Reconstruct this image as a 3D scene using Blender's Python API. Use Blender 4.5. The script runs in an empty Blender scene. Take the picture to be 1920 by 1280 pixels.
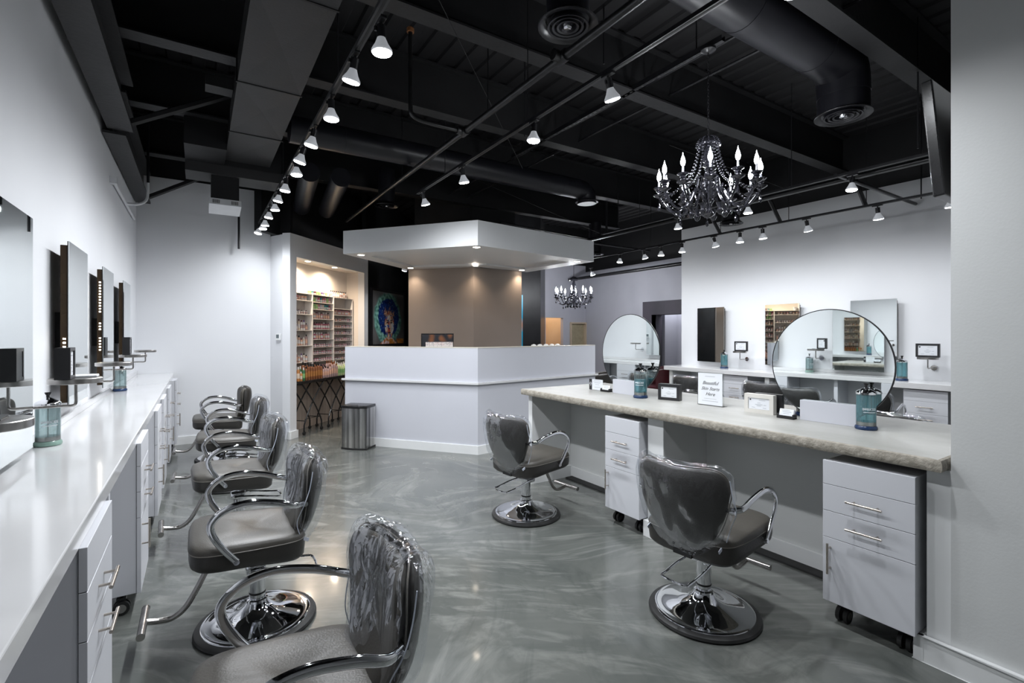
import bpy, bmesh, math, random
from math import sin, cos, pi, radians as R, atan2, sqrt, hypot
from mathutils import Vector, Matrix, noise as mn
random.seed(7)
SC = bpy.context.scene
COL = SC.collection

# ------------------------------------------------------------------ camera, world, exposure
cam_d = bpy.data.cameras.new('camera'); cam = bpy.data.objects.new('camera', cam_d); COL.objects.link(cam)
cam.location = (0, 0, 1.45); cam.rotation_euler = (R(90), 0, R(-32.75))
cam_d.sensor_width = 36; cam_d.lens = 916 / 1920 * 36; cam_d.shift_y = -15 / 1920
cam_d.clip_start = 0.02; SC.camera = cam
w = bpy.data.worlds.new('world'); SC.world = w; w.use_nodes = True
w.node_tree.nodes['Background'].inputs[0].default_value = (0.8, 0.87, 1, 1)
w.node_tree.nodes['Background'].inputs[1].default_value = 0.3
SC.view_settings.view_transform = 'Standard'; SC.view_settings.look = 'None'
SC.view_settings.gamma = 1; SC.view_settings.use_curve_mapping = False
SC.view_settings.exposure = 0.0
SC.cycles.max_bounces = 10; SC.cycles.diffuse_bounces = 5; SC.cycles.glossy_bounces = 6
SC.cycles.transmission_bounces = 8; SC.cycles.transparent_max_bounces = 16
SC.cycles.sample_clamp_indirect = 4.0
SC.cycles.caustics_reflective = False; SC.cycles.caustics_refractive = False
SC.cycles.use_denoising = True
LAMP_W = 80.0          # one track lamp
SPOT_COOL = (0.93, 0.96, 1.0)
WARM = (1.0, 0.80, 0.60)

# ------------------------------------------------------------------ materials
MATS = {}
def mat(name, col, rough=0.5, metal=0.0, noise=None, bump=None, emit=None, coat=0.0, spec=0.5, trans=0.0, ior=1.45, alpha=1.0):
    """noise=(scale, colour2, detail, (sx,sy,sz)); bump=(scale, strength, (sx,sy,sz))"""
    m = bpy.data.materials.new(name); m.use_nodes = True
    nt = m.node_tree; b = nt.nodes['Principled BSDF']
    b.inputs['Base Color'].default_value = (*col, 1); b.inputs['Roughness'].default_value = rough
    b.inputs['Metallic'].default_value = metal; b.inputs['Specular IOR Level'].default_value = spec
    b.inputs['Coat Weight'].default_value = coat; b.inputs['Coat Roughness'].default_value = 0.08
    b.inputs['Transmission Weight'].default_value = trans; b.inputs['IOR'].default_value = ior
    b.inputs['Alpha'].default_value = alpha
    if emit: b.inputs['Emission Color'].default_value = (*emit[0], 1); b.inputs['Emission Strength'].default_value = emit[1]
    def coords(s):
        tc = nt.nodes.new('ShaderNodeTexCoord'); mp = nt.nodes.new('ShaderNodeMapping')
        mp.inputs['Scale'].default_value = s; nt.links.new(tc.outputs['Object'], mp.inputs[0]); return mp
    if noise:
        mp = coords(noise[3] if len(noise) > 3 else (1, 1, 1)); n = nt.nodes.new('ShaderNodeTexNoise')
        n.inputs['Scale'].default_value = noise[0]; n.inputs['Detail'].default_value = noise[2] if len(noise) > 2 else 4
        nt.links.new(mp.outputs[0], n.inputs[0])
        mx = nt.nodes.new('ShaderNodeMix'); mx.data_type = 'RGBA'
        mx.inputs[6].default_value = (*col, 1); mx.inputs[7].default_value = (*noise[1], 1)
        rp = nt.nodes.new('ShaderNodeMapRange'); rp.inputs[1].default_value = .35; rp.inputs[2].default_value = .65
        nt.links.new(n.outputs[0], rp.inputs[0]); nt.links.new(rp.outputs[0], mx.inputs[0])
        nt.links.new(mx.outputs[2], b.inputs['Base Color'])
    if bump:
        mp = coords(bump[2] if len(bump) > 2 else (1, 1, 1)); n = nt.nodes.new('ShaderNodeTexNoise')
        n.inputs['Scale'].default_value = bump[0]; n.inputs['Detail'].default_value = 3
        nt.links.new(mp.outputs[0], n.inputs[0]); bp = nt.nodes.new('ShaderNodeBump')
        bp.inputs['Strength'].default_value = bump[1]; bp.inputs['Distance'].default_value = 0.01
        nt.links.new(n.outputs[0], bp.inputs['Height']); nt.links.new(bp.outputs[0], b.inputs['Normal'])
    MATS[name] = m
    return m

M_wall = mat('wall paint', (.73, .74, .76), .55, noise=(1.2, (.70, .71, .735), 3), bump=(90, .05))
M_wallgrey = mat('pale grey wall paint', (.64, .65, .645), .5, noise=(1.4, (.61, .62, .615), 3), bump=(90, .05))
M_lav = mat('lavender grey paint', (.52, .52, .58), .6, noise=(2, (.49, .49, .55), 3))
M_plum = mat('plum paint', (.075, .065, .085), .6, noise=(3, (.06, .055, .07), 3))
M_base = mat('baseboard paint', (.78, .79, .79), .35, noise=(3, (.74, .75, .75), 3))
M_black = mat('black ceiling paint', (.005, .005, .006), .6, noise=(6, (.007, .007, .008), 4), bump=(40, .1))
M_deck = mat('black roof deck paint', (.0065, .006, .007), .65, noise=(2, (.010, .0095, .011), 4, (1, .2, 1)))
M_duct = mat('charcoal duct paint', (.026, .026, .027), .6, noise=(3, (.021, .021, .022), 4), bump=(60, .12))
M_ductblue = mat('dark blue grey duct', (.012, .012, .016), .38, noise=(3, (.009, .009, .012), 3))
M_blackwall = mat('black wall paint', (.005, .005, .006), .5, noise=(4, (.011, .011, .013), 3))
M_taupe = mat('taupe wall paint', (.24, .20, .175), .5, noise=(2, (.225, .188, .163), 3))
M_cream = mat('cream niche paint', (.74, .68, .62), .5, noise=(2, (.70, .64, .58), 3))
M_beige = mat('beige far room paint', (.62, .50, .37), .6, noise=(2, (.58, .46, .34), 3))
M_glossw = mat('glossy white laminate', (.56, .57, .62), .18, noise=(1.5, (.545, .555, .605), 3))
M_counter = mat('white quartz worktop', (.66, .66, .665), .12, noise=(2.5, (.63, .63, .635), 5), coat=.3)
M_cab = mat('white cabinet laminate', (.61, .62, .655), .32, noise=(2, (.595, .605, .64), 2))
M_cabedge = mat('cream edge band', (.58, .56, .50), .45, noise=(20, (.54, .52, .46), 2))
M_gap = mat('dark gap', (.02, .02, .02), .8, noise=(9, (.03, .03, .03), 2))
M_chrome = mat('chrome', (.80, .81, .84), .045, 1.0, noise=(3, (.77, .78, .81), 2))
M_steel = mat('brushed steel', (.52, .50, .48), .27, 1.0, noise=(14, (.34, .33, .32), 4, (1, 1, .05)), bump=(60, .15, (1, 1, .05)))
M_steelround = mat('brushed round shelf steel', (.55, .53, .51), .28, 1.0, noise=(9, (.33, .32, .31), 4, (1, 1, .02)))
M_nickel = mat('satin nickel', (.60, .55, .49), .25, 1.0, noise=(20, (.55, .50, .45), 2))
M_rubber = mat('black rubber', (.012, .012, .012), .45, noise=(20, (.02, .02, .02), 2))
M_plast = mat('black plastic', (.010, .010, .011), .25, noise=(12, (.014, .014, .015), 2))
M_fixture = mat('black lamp housing', (.010, .010, .012), .3, noise=(12, (.016, .016, .018), 2))
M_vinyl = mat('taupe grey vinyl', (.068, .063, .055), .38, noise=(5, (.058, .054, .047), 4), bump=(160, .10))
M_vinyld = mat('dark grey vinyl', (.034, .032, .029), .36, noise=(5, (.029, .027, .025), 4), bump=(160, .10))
M_welt = mat('vinyl piping', (.13, .12, .105), .4, noise=(8, (.11, .10, .09), 2))
M_tape = mat('white tape', (.62, .66, .74), .5, noise=(12, (.56, .60, .70), 2))
M_mirror = mat('mirror glass', (.86, .90, .895), .012, 1.0, noise=(1, (.85, .89, .885), 2))
M_bronze = mat('bronze mirror casing', (.045, .028, .013), .22, .6, noise=(4, (.03, .018, .009), 3))
M_paper = mat('white paper', (.74, .76, .79), .5, noise=(8, (.70, .72, .76), 3))
M_ink = mat('black ink', (.02, .02, .025), .5, noise=(8, (.03, .03, .03), 2))
M_inkgrey = mat('grey ink', (.25, .27, .30), .5, noise=(8, (.30, .32, .34), 2))
M_frameblk = mat('black picture frame', (.014, .014, .016), .35, noise=(14, (.02, .02, .022), 2))
M_framewht = mat('off white picture frame', (.66, .64, .60), .4, noise=(10, (.62, .60, .56), 3))
M_beadblk = mat('black glass bead', (.05, .05, .062), .08, .55, coat=.6, noise=(9, (.035, .035, .045), 2))
M_bulb = mat('lit frosted bulb', (.9, .9, .9), .4, emit=((.94, .97, 1), 26), noise=(5, (.88, .88, .88), 2))
M_candle = mat('lit candle bulb', (.9, .9, .9), .3, emit=((.92, .95, 1), 38), noise=(5, (.88, .88, .88), 2))
M_down = mat('lit warm downlight', (.9, .9, .9), .3, emit=((1, .86, .70), 22), noise=(5, (.88, .88, .88), 2))
M_bulbshell = mat('white lamp reflector shell', (.62, .63, .66), .35, noise=(9, (.56, .57, .60), 2), emit=((.9, .94, 1), .22))
M_led = mat('led dot', (.9, .9, .9), .3, emit=((1, .93, .80), 18), noise=(5, (.88, .88, .88), 2))
M_candleslv = mat('translucent candle sleeve', (.42, .43, .50), .2, noise=(12, (.30, .31, .36), 2), coat=.5)
M_wood = mat('greyish wood panel', (.48, .40, .34), .5, noise=(3, (.34, .28, .24), 6, (6, 6, .4)))
M_shelfw = mat('pale grey shelf', (.74, .71, .68), .45, noise=(6, (.70, .67, .64), 2))
M_shelfd = mat('shelf back panel', (.42, .39, .36), .6, noise=(6, (.37, .34, .32), 2))
M_beam = mat('painted steel beam', (.016, .016, .017), .55, noise=(3, (.011, .011, .012), 4), bump=(30, .2))
M_pvc = mat('white painted conduit', (.62, .63, .65), .35, noise=(6, (.58, .59, .61), 2))
M_soffit = mat('canopy paint', (.70, .71, .72), .5, noise=(1.5, (.68, .69, .70), 3))
M_thermo = mat('thermostat screen', (.10, .13, .14), .3, noise=(8, (.13, .16, .17), 2))
M_burg = mat('burgundy vinyl', (.06, .012, .016), .3, noise=(6, (.04, .01, .012), 2))

def floor_mat():
    m = bpy.data.materials.new('polished swirled epoxy floor'); m.use_nodes = True; nt = m.node_tree; b = nt.nodes['Principled BSDF']
    N = nt.nodes.new; L = nt.links.new
    tc = N('ShaderNodeTexCoord'); mp = N('ShaderNodeMapping'); mp.inputs['Scale'].default_value = (1, 1, 1); mp.inputs['Rotation'].default_value = (0, 0, .5)
    L(tc.outputs['Object'], mp.inputs[0])
    def nz(vec, s, d, dist, sc=None):
        if sc:
            m2 = N('ShaderNodeMapping'); m2.inputs['Scale'].default_value = sc; L(vec, m2.inputs[0]); vec = m2.outputs[0]
        n = N('ShaderNodeTexNoise'); n.inputs['Scale'].default_value = s; n.inputs['Detail'].default_value = d
        n.inputs['Distortion'].default_value = dist; n.inputs['Roughness'].default_value = .62; L(vec, n.inputs[0]); return n
    big = nz(mp.outputs[0], 1.1, 4, 1.2)
    # warp the coordinates with a slow noise, then a stretched fine noise gives trowel streaks
    wv = nz(mp.outputs[0], .42, 1, .0); sub = N('ShaderNodeVectorMath'); sub.operation = 'SCALE'; sub.inputs['Scale'].default_value = 2.6
    L(wv.outputs['Color'], sub.inputs[0]); add = N('ShaderNodeVectorMath'); add.operation = 'ADD'
    L(mp.outputs[0], add.inputs[0]); L(sub.outputs[0], add.inputs[1])
    st = nz(add.outputs[0], 2.6, 14, .6, (1, 3.6, 1))
    st2 = nz(add.outputs[0], 2.2, 14, .9, (3.2, 1.0, 1))
    def rng(o, a, bb, c=0, d=1):
        r = N('ShaderNodeMapRange'); r.inputs[1].default_value = a; r.inputs[2].default_value = bb
        r.inputs[3].default_value = c; r.inputs[4].default_value = d; L(o, r.inputs[0]); return r.outputs[0]
    def mix(f, a, c):
        x = N('ShaderNodeMix'); x.data_type = 'RGBA'
        if isinstance(f, float): x.inputs[0].default_value = f
        else: L(f, x.inputs[0])
        for i, v in ((6, a), (7, c)):
            if isinstance(v, tuple): x.inputs[i].default_value = (*v, 1)
            else: L(v, x.inputs[i])
        return x.outputs[2]
    c0 = mix(rng(big.outputs[0], .35, .66), (.078, .085, .080), (.120, .125, .116))
    c1 = mix(rng(st.outputs[0], .48, .74, 0, .8), c0, (.22, .224, .21))
    c2 = mix(rng(st2.outputs[0], .50, .74, 0, .55), c1, (.055, .062, .059))
    L(c2, b.inputs['Base Color'])
    L(rng(st.outputs[0], .3, .7, .17, .27), b.inputs['Roughness'])
    b.inputs['Coat Weight'].default_value = .35; b.inputs['Coat Roughness'].default_value = .06
    bp = N('ShaderNodeBump'); bp.inputs['Strength'].default_value = .06; bp.inputs['Distance'].default_value = .01
    L(st.outputs[0], bp.inputs['Height']); L(bp.outputs[0], b.inputs['Normal'])
    return m
M_floor = floor_mat()

def concrete_mat():
    m = mat('cast concrete worktop', (.44, .435, .41), .42, noise=(3.2, (.34, .335, .31), 8, (1, .5, 1)), bump=(28, .25), coat=.12)
    return m
M_conc = concrete_mat()
M_concedge = mat('rough concrete edge', (.38, .35, .30), .75, noise=(22, (.25, .23, .19), 8), bump=(45, .6))

def film_mat():
    """clear crinkled plastic: thin sheet, mostly see-through, glossy on its wrinkles"""
    m = bpy.data.materials.new('clear crinkled plastic film'); m.use_nodes = True; nt = m.node_tree; N = nt.nodes.new; L = nt.links.new
    out = nt.nodes['Material Output']; nt.nodes.remove(nt.nodes['Principled BSDF'])
    tr = N('ShaderNodeBsdfTransparent'); tr.inputs[0].default_value = (.94, .95, .96, 1)
    gl = N('ShaderNodeBsdfGlossy'); gl.inputs['Roughness'].default_value = .045; gl.inputs[0].default_value = (.95, .96, 1, 1)
    df = N('ShaderNodeBsdfDiffuse'); df.inputs[0].default_value = (.75, .77, .8, 1)
    tc = N('ShaderNodeTexCoord'); mp = N('ShaderNodeMapping'); mp.inputs['Scale'].default_value = (1, 1, .55); L(tc.outputs['Object'], mp.inputs[0])
    n = N('ShaderNodeTexNoise'); n.inputs['Scale'].default_value = 7; n.inputs['Detail'].default_value = 3; n.inputs['Distortion'].default_value = 1.3; L(mp.outputs[0], n.inputs[0])
    v = N('ShaderNodeTexVoronoi'); v.feature = 'DISTANCE_TO_EDGE'; v.inputs['Scale'].default_value = 15; L(mp.outputs[0], v.inputs[0])
    ad = N('ShaderNodeMath'); ad.operation = 'ADD'; L(n.outputs[0], ad.inputs[0]); L(v.outputs[0], ad.inputs[1])
    bp = N('ShaderNodeBump'); bp.inputs['Strength'].default_value = .75; bp.inputs['Distance'].default_value = .02; L(ad.outputs[0], bp.inputs['Height'])
    L(bp.outputs[0], gl.inputs['Normal'])
    fr = N('ShaderNodeLayerWeight'); fr.inputs[0].default_value = .28; 
    mr = N('ShaderNodeMapRange'); mr.inputs[1].default_value = 0; mr.inputs[2].default_value = 1; mr.inputs[3].default_value = .014; mr.inputs[4].default_value = .27
    L(fr.outputs['Fresnel'], mr.inputs[0])
    m1 = N('ShaderNodeMixShader'); L(mr.outputs[0], m1.inputs[0]); L(tr.outputs[0], m1.inputs[1]); L(gl.outputs[0], m1.inputs[2])
    m2 = N('ShaderNodeMixShader'); m2.inputs[0].default_value = .012; L(m1.outputs[0], m2.inputs[1]); L(df.outputs[0], m2.inputs[2])
    L(m2.outputs[0], out.inputs[0]); return m
M_film = film_mat()
def glass_mat(name, tint, gloss=.14, dif=.0, dcol=None):
    m = bpy.data.materials.new(name); m.use_nodes = True; nt = m.node_tree; N = nt.nodes.new; L = nt.links.new
    out = nt.nodes['Material Output']; nt.nodes.remove(nt.nodes['Principled BSDF'])
    tr = N('ShaderNodeBsdfTransparent'); gl = N('ShaderNodeBsdfGlossy'); gl.inputs['Roughness'].default_value = .03
    tc = N('ShaderNodeTexCoord'); n = N('ShaderNodeTexNoise'); n.inputs['Scale'].default_value = 6; L(tc.outputs['Object'], n.inputs[0])
    mx = N('ShaderNodeMix'); mx.data_type = 'RGBA'; mx.inputs[6].default_value = (*tint, 1); mx.inputs[7].default_value = (*[c * .93 for c in tint], 1)
    L(n.outputs[0], mx.inputs[0]); L(mx.outputs[2], tr.inputs[0])
    df = N('ShaderNodeBsdfDiffuse'); df.inputs[0].default_value = (*(dcol or tint), 1)
    fr = N('ShaderNodeLayerWeight'); fr.inputs[0].default_value = .3; mr = N('ShaderNodeMapRange'); mr.inputs[3].default_value = gloss * .4; mr.inputs[4].default_value = gloss + .5
    L(fr.outputs['Fresnel'], mr.inputs[0])
    m1 = N('ShaderNodeMixShader'); L(mr.outputs[0], m1.inputs[0]); L(tr.outputs[0], m1.inputs[1]); L(gl.outputs[0], m1.inputs[2])
    m2 = N('ShaderNodeMixShader'); m2.inputs[0].default_value = dif; L(m1.outputs[0], m2.inputs[1]); L(df.outputs[0], m2.inputs[2])
    L(m2.outputs[0], out.inputs[0]); return m
M_glass = glass_mat('clear jar glass', (.90, .95, .95), .14, .03)
M_blue = glass_mat('blue disinfectant liquid', (.60, .87, .91), .05, .26, (.16, .56, .66))
M_pale = glass_mat('pale green liquid', (.88, .95, .95), .05, .22, (.50, .68, .70))
M_acryl = glass_mat('clear acrylic', (.97, .98, .98), .05, .0)
def attr_mat(name, rough=.5):
    m = bpy.data.materials.new(name); m.use_nodes = True; nt = m.node_tree; b = nt.nodes['Principled BSDF']
    a = nt.nodes.new('ShaderNodeVertexColor'); a.layer_name = 'Col'; nt.links.new(a.outputs[0], b.inputs['Base Color']); b.inputs['Roughness'].default_value = rough
    return m
M_paint = attr_mat('painted canvas', .35)
def simple(name, col, rough=.35): return mat(name, col, rough, noise=(14, tuple(c * .85 for c in col), 2))

# ------------------------------------------------------------------ mesh helpers
class G:
    """collects faces; build() links them as one mesh object"""
    def __init__(s): s.v = []; s.f = []; s.mi = []
    def add(s, vs, fs, mi=0, M=None):
        k = len(s.v)
        s.v += [tuple(M @ Vector(p)) if M else tuple(p) for p in vs]
        s.f += [tuple(i + k for i in f) for f in fs]; s.mi += [mi] * len(fs); return s
    def box(s, x0, x1, y0, y1, z0, z1, mi=0, M=None):
        vs = [(x, y, z) for z in (z0, z1) for x, y in ((x0, y0), (x1, y0), (x1, y1), (x0, y1))]
        return s.add(vs, [(3, 2, 1, 0), (4, 5, 6, 7), (0, 1, 5, 4), (1, 2, 6, 5), (2, 3, 7, 6), (3, 0, 4, 7)], mi, M)
    def prism(s, pts, z0, z1, mi=0, M=None):
        n = len(pts); a = sum(pts[i][0] * pts[(i + 1) % n][1] - pts[(i + 1) % n][0] * pts[i][1] for i in range(n))
        if a < 0: pts = pts[::-1]
        vs = [(x, y, z0) for x, y in pts] + [(x, y, z1) for x, y in pts]
        fs = [tuple(range(n))[::-1], tuple(range(n, 2 * n))] + [(i, (i + 1) % n, n + (i + 1) % n, n + i) for i in range(n)]
        return s.add(vs, fs, mi, M)
    def lathe(s, prof, seg=24, mi=0, M=None, ang=2 * pi):
        vs = []; fs = []; n = len(prof)
        for k in range(seg):
            a = ang * k / seg
            vs += [(r * cos(a), r * sin(a), z) for r, z in prof]
        for k in range(seg):
            k2 = (k + 1) % seg
            for i in range(n - 1):
                a, b, c, d = k * n + i, k2 * n + i, k2 * n + i + 1, k * n + i + 1
                fs.append((a, b, c, d))
        return s.add(vs, fs, mi, M)
    def cyl(s, p0, p1, r, seg=12, mi=0, r1=None, M=None):
        return s.tube([p0, p1], r, seg, mi, M, r1=r1)
    def tube(s, pts, r, seg=10, mi=0, M=None, flat=1.0, closed=False, r1=None, up=None):
        P = [Vector(p) for p in pts]; n = len(P); vs = []; fs = []
        pn = None
        for i, p in enumerate(P):
            a = P[(i - 1) % n] if (closed or i > 0) else p; b = P[(i + 1) % n] if (closed or i < n - 1) else p
            t = (b - a).normalized()
            if pn is None:
                u = Vector(up) if up else (Vector((0, 0, 1)) if abs(t.z) < .9 else Vector((1, 0, 0)))
                nn = (u - t * u.dot(t)).normalized()
            else: nn = (pn - t * pn.dot(t)).normalized()
            pn = nn; bb = t.cross(nn)
            rr = r if r1 is None else r + (r1 - r) * i / (n - 1)
            for k in range(seg):
                a2 = 2 * pi * k / seg
                vs.append(tuple(p + nn * (rr * cos(a2)) + bb * (rr * flat * sin(a2))))
        m = n if closed else n - 1
        for i in range(m):
            j = (i + 1) % n
            for k in range(seg):
                k2 = (k + 1) % seg; fs.append((i * seg + k, i * seg + k2, j * seg + k2, j * seg + k))
        if not closed: fs += [tuple(range(seg))[::-1], tuple((n - 1) * seg + k for k in range(seg))]
        return s.add(vs, fs, mi, M)
    def grid(s, fn, nu, nv, mi=0, wrapu=False, M=None):
        vs = [fn(i / (nu if wrapu else nu - 1) if True else 0, j / (nv - 1)) for j in range(nv) for i in range(nu)]
        fs = []
        for j in range(nv - 1):
            for i in range(nu if wrapu else nu - 1):
                i2 = (i + 1) % nu; fs.append((j * nu + i, j * nu + i2, (j + 1) * nu + i2, (j + 1) * nu + i))
        return s.add(vs, fs, mi, M)
    def sphere(s, c, r, seg=10, rings=6, mi=0, sz=1.0):
        prof = [(max(1e-5, r * sin(pi * i / rings)), -r * sz * cos(pi * i / rings)) for i in range(rings + 1)]
        return s.lathe(prof, seg, mi, Matrix.Translation(c))
    def mesh(s, name, mats, smooth=True, bevel=0):
        me = bpy.data.meshes.new(name); me.from_pydata(s.v, [], s.f)
        for m in (mats if isinstance(mats, (list, tuple)) else [mats]): me.materials.append(m)
        if isinstance(mats, (list, tuple)) and len(mats) > 1: me.polygons.foreach_set('material_index', s.mi)
        if bevel:
            bm = bmesh.new(); bm.from_mesh(me); bmesh.ops.remove_doubles(bm, verts=bm.verts, dist=1e-6)
            ed = [e for e in bm.edges if len(e.link_faces) == 2 and e.calc_face_angle(0) > .6]
            bmesh.ops.bevel(bm, geom=ed, offset=bevel, segments=2, affect='EDGES', profile=.5, clamp_overlap=True)
            bm.to_mesh(me); bm.free()
        if smooth:
            me.shade_smooth(); me.set_sharp_from_angle(angle=R(38))
        me.validate(); me.update(); return me
    def build(s, name, mats, parent=None, smooth=True, bevel=0, **tags):
        o = bpy.data.objects.new(name, s.mesh(name, mats, smooth, bevel)); COL.objects.link(o); o.parent = parent
        for k, v in tags.items(): o[k] = v
        return o
def catmull(pts, n=8, closed=False):
    P = [Vector(p) for p in pts]; out = []; m = len(P)
    for i in range(m if closed else m - 1):
        p0 = P[(i - 1) % m] if (closed or i > 0) else P[i]; p1 = P[i]; p2 = P[(i + 1) % m]
        p3 = P[(i + 2) % m] if (closed or i + 2 < m) else p2
        for k in range(n):
            t = k / n
            out.append(.5 * ((2 * p1) + (-p0 + p2) * t + (2 * p0 - 5 * p1 + 4 * p2 - p3) * t * t + (-p0 + 3 * p1 - 3 * p2 + p3) * t ** 3))
    if not closed: out.append(P[-1])
    return out
def thing(name, label, cat, loc=(0, 0, 0), rz=0, group=None, rot=None):
    o = bpy.data.objects.new(name, None); COL.objects.link(o); o.location = loc; o.empty_display_size = .1
    o.rotation_euler = rot if rot else (0, 0, rz); o['label'] = label; o['category'] = cat
    if group: o['group'] = group
    return o
def struct(name, g, m, parent=None, **k):
    o = g.build(name, m, parent, **k)
    if parent is None: o['kind'] = 'structure'
    return o
def dup(root, loc, rz, label, group=None, rot=None):
    r = root.copy(); COL.objects.link(r); r.location = loc; r.rotation_euler = rot if rot else (0, 0, rz); r['label'] = label
    if group: r['group'] = group
    kids = {}
    for o in ALLKIDS(root):
        c = o.copy(); COL.objects.link(c); kids[o.name] = c
        c.parent = kids.get(o.parent.name, r); 
    return r
def ALLKIDS(root):
    out = []
    for c in [o for o in bpy.data.objects if o.parent == root]:
        out.append(c); out += ALLKIDS(c)
    return out
def text(s, size, m, name='lettering', parent=None, loc=(0, 0, 0), rot=(0, 0, 0), shear=0, align='CENTER', ext=.0004):
    cu = bpy.data.curves.new(name, 'FONT'); cu.body = s; cu.size = size; cu.align_x = align; cu.align_y = 'CENTER'; cu.extrude = ext; cu.shear = shear
    cu.resolution_u = 3
    t = bpy.data.objects.new('tmp', cu); COL.objects.link(t); bpy.context.view_layer.update()
    me = bpy.data.meshes.new_from_object(t.evaluated_get(bpy.context.evaluated_depsgraph_get()))
    bpy.data.objects.remove(t); me.materials.clear(); me.materials.append(m)
    o = bpy.data.objects.new(name, me); COL.objects.link(o); o.parent = parent; o.location = loc; o.rotation_euler = rot; return o
def spot(parent, loc, direction, power, col, size=120, blend=1.0, rad=.04):
    l = bpy.data.lights.new('lamp_light', 'SPOT'); l.energy = power; l.color = col; l.spot_size = R(size); l.spot_blend = blend; l.shadow_soft_size = rad
    o = bpy.data.objects.new('lamp_light', l); COL.objects.link(o); o.parent = parent; o.location = loc
    o.rotation_euler = Vector(direction).to_track_quat('-Z', 'Y').to_euler(); return o

# ------------------------------------------------------------------ plan constants (metres)
ZB, ZC = 2.506, 2.81            # canopy underside / top
DECK = 3.95
XL = -.65; YB = 7.71; XR = 6.96
A = Vector((1.064, 7.271, 0)); E1 = Vector((.7071, .7071, 0)); E2 = Vector((-.7071, .7071, 0))
def al(t, d, z=0): p = A + E1 * t + E2 * d; return (p.x, p.y, z)
MAL = Matrix.Translation(A) @ Matrix.Rotation(R(45), 4, 'Z')      # local x along the alcove face, y into it

# ------------------------------------------------------------------ floor, walls, ceiling
struct('floor', G().box(-.8, 9.6, -3.6, 12.2, -.1, 0), M_floor, smooth=False)
# corrugated roof deck, ribs run along the room
g = G(); x = -.8; prof = []
while x < 9.6:
    prof += [(x, DECK), (x + .09, DECK), (x + .105, DECK + .02), (x + .175, DECK + .02)]; x += .19
vs = [(a, yy, z) for yy in (-3.6, 12.2) for a, z in prof]; n = len(prof)
g.add(vs, [(i, i + 1, n + i + 1, n + i) for i in range(n - 1)]); g.box(-.8, 9.7, -3.6, 12.2, DECK + .05, DECK + .12)
struct('ceiling', g, M_deck, smooth=False)
struct('wall_left', G().box(-.75, XL, -3.6, YB + .1, 0, DECK), M_wall, smooth=False)
struct('wall_rear', G().box(-.75, 9.6, -3.6, -3.5, 0, DECK), M_wallgrey, smooth=False)
g = G().box(XL, .87, YB, YB + .1, 0, 3.45, 0).box(XL, .99, YB + .02, YB + .1, 3.45, DECK, 1)
struct('wall_back', g, [M_wall, M_black], smooth=False)
# niche wall: end facet, then the wide face with its opening
g = G().prism([(.87, 7.712), (A.x, A.y), (A.x + .07, A.y + .10), (.93, 7.78), (.87, 8.0)], 0, 2.83)
g.prism([(.87, 7.72), (.87, 8.3), (1.3, 8.3), (1.1, 7.5)], 2.832, DECK, 1)
struct('wall_niche_end', g, [M_wall, M_black], smooth=False)
g = G().box(0, .136, 0, .12, 0, 2.83, 0, MAL).box(2.0, 2.132, 0, .12, 0, 2.83, 0, MAL).box(.136, 2.0, 0, .12, 2.52, 2.83, 0, MAL)
struct('wall_niche', g, M_wall, smooth=False)
g = G().box(.17, 2.06, .345, .40, 0, 2.6, 0, MAL).prism([(.136, .1201), (.17, .345), (.19, .345), (.15, .1201)], 0, 2.6, 0, MAL).box(2.0, 2.06, .1201, .345, 0, 2.6, 0, MAL).box(.15, 2.0, .1201, .345, 2.52, 2.6, 0, MAL)
struct('wall_niche_inside', g, M_cream, smooth=False)
struct('trim_niche_panel', G().box(.14, 1.99, .330, .3449, 0, .76, 0, MAL), M_wood, smooth=False)
struct('wall_dark', G().box(2.134, 5.2, .03, .12, 0, DECK, 0, MAL), M_blackwall, smooth=False)
struct('wall_above_niche', G().box(-.2, 2.5, .3, .4, 2.84, DECK, 0, MAL), M_black, smooth=False)
# baseboards
def bb(name, pts, h=.105, t=.018, m=M_base):
    g = G()
    for (x0, y0), (x1, y1) in zip(pts, pts[1:]):
        d = Vector((x1 - x0, y1 - y0)); L = d.length; a = atan2(d.y, d.x); M = Matrix.Translation((x0, y0, 0)) @ Matrix.Rotation(a, 4, 'Z')
        g.box(-.001, L + t * .7, -t, 0, 0, h, 0, M)
    return struct(name, g, m, smooth=False)
bb('baseboard_back', [(XL, YB), (.87, YB), (A.x, A.y)])
bb('baseboard_niche', [(A.x, A.y), al(.14, 0)[:2]])
# taupe centre wall behind the desk, and the black box above the canopy
CL, CC, CR = (2.924, 7.702), (3.689, 6.864), (4.608, 6.864)
struct('wall_centre', G().prism([CL, CC, CR, (4.66, 8.3), (3.7, 8.75)], 0, ZB), M_taupe, smooth=False)
struct('wall_centre_side', G().prism([(4.612, 6.90), (4.665, 8.28), (4.675, 8.28), (4.622, 6.90)], 0, ZB - .001), M_blackwall, smooth=False)
struct('wall_centre_top', G().prism([(3.05, 7.75), (3.72, 6.98), (4.55, 6.98), (4.7, 8.3), (3.75, 8.7)], ZC + .001, DECK), M_black, smooth=False)
# right hand side
struct('wall_right', G().box(XR, XR + .12, -3.5, 5.46, 0, 3.22, 0).box(XR + .01, XR + .12, -3.5, 5.46, 3.221, DECK, 1), [M_wall, M_black], smooth=False)
# island end wall / pillar near the camera
struct('wall_pillar', G().box(2.72, 3.9, -3.5, .745, 0, DECK), M_wallgrey, smooth=False)
g = G().box(2.695, 2.7195, -3.5, .869, 0, .112)
g.box(2.695, 3.2, .8305, .869, 0, .112)
struct('baseboard_pillar', g, M_base, smooth=False, bevel=.004)
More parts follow.
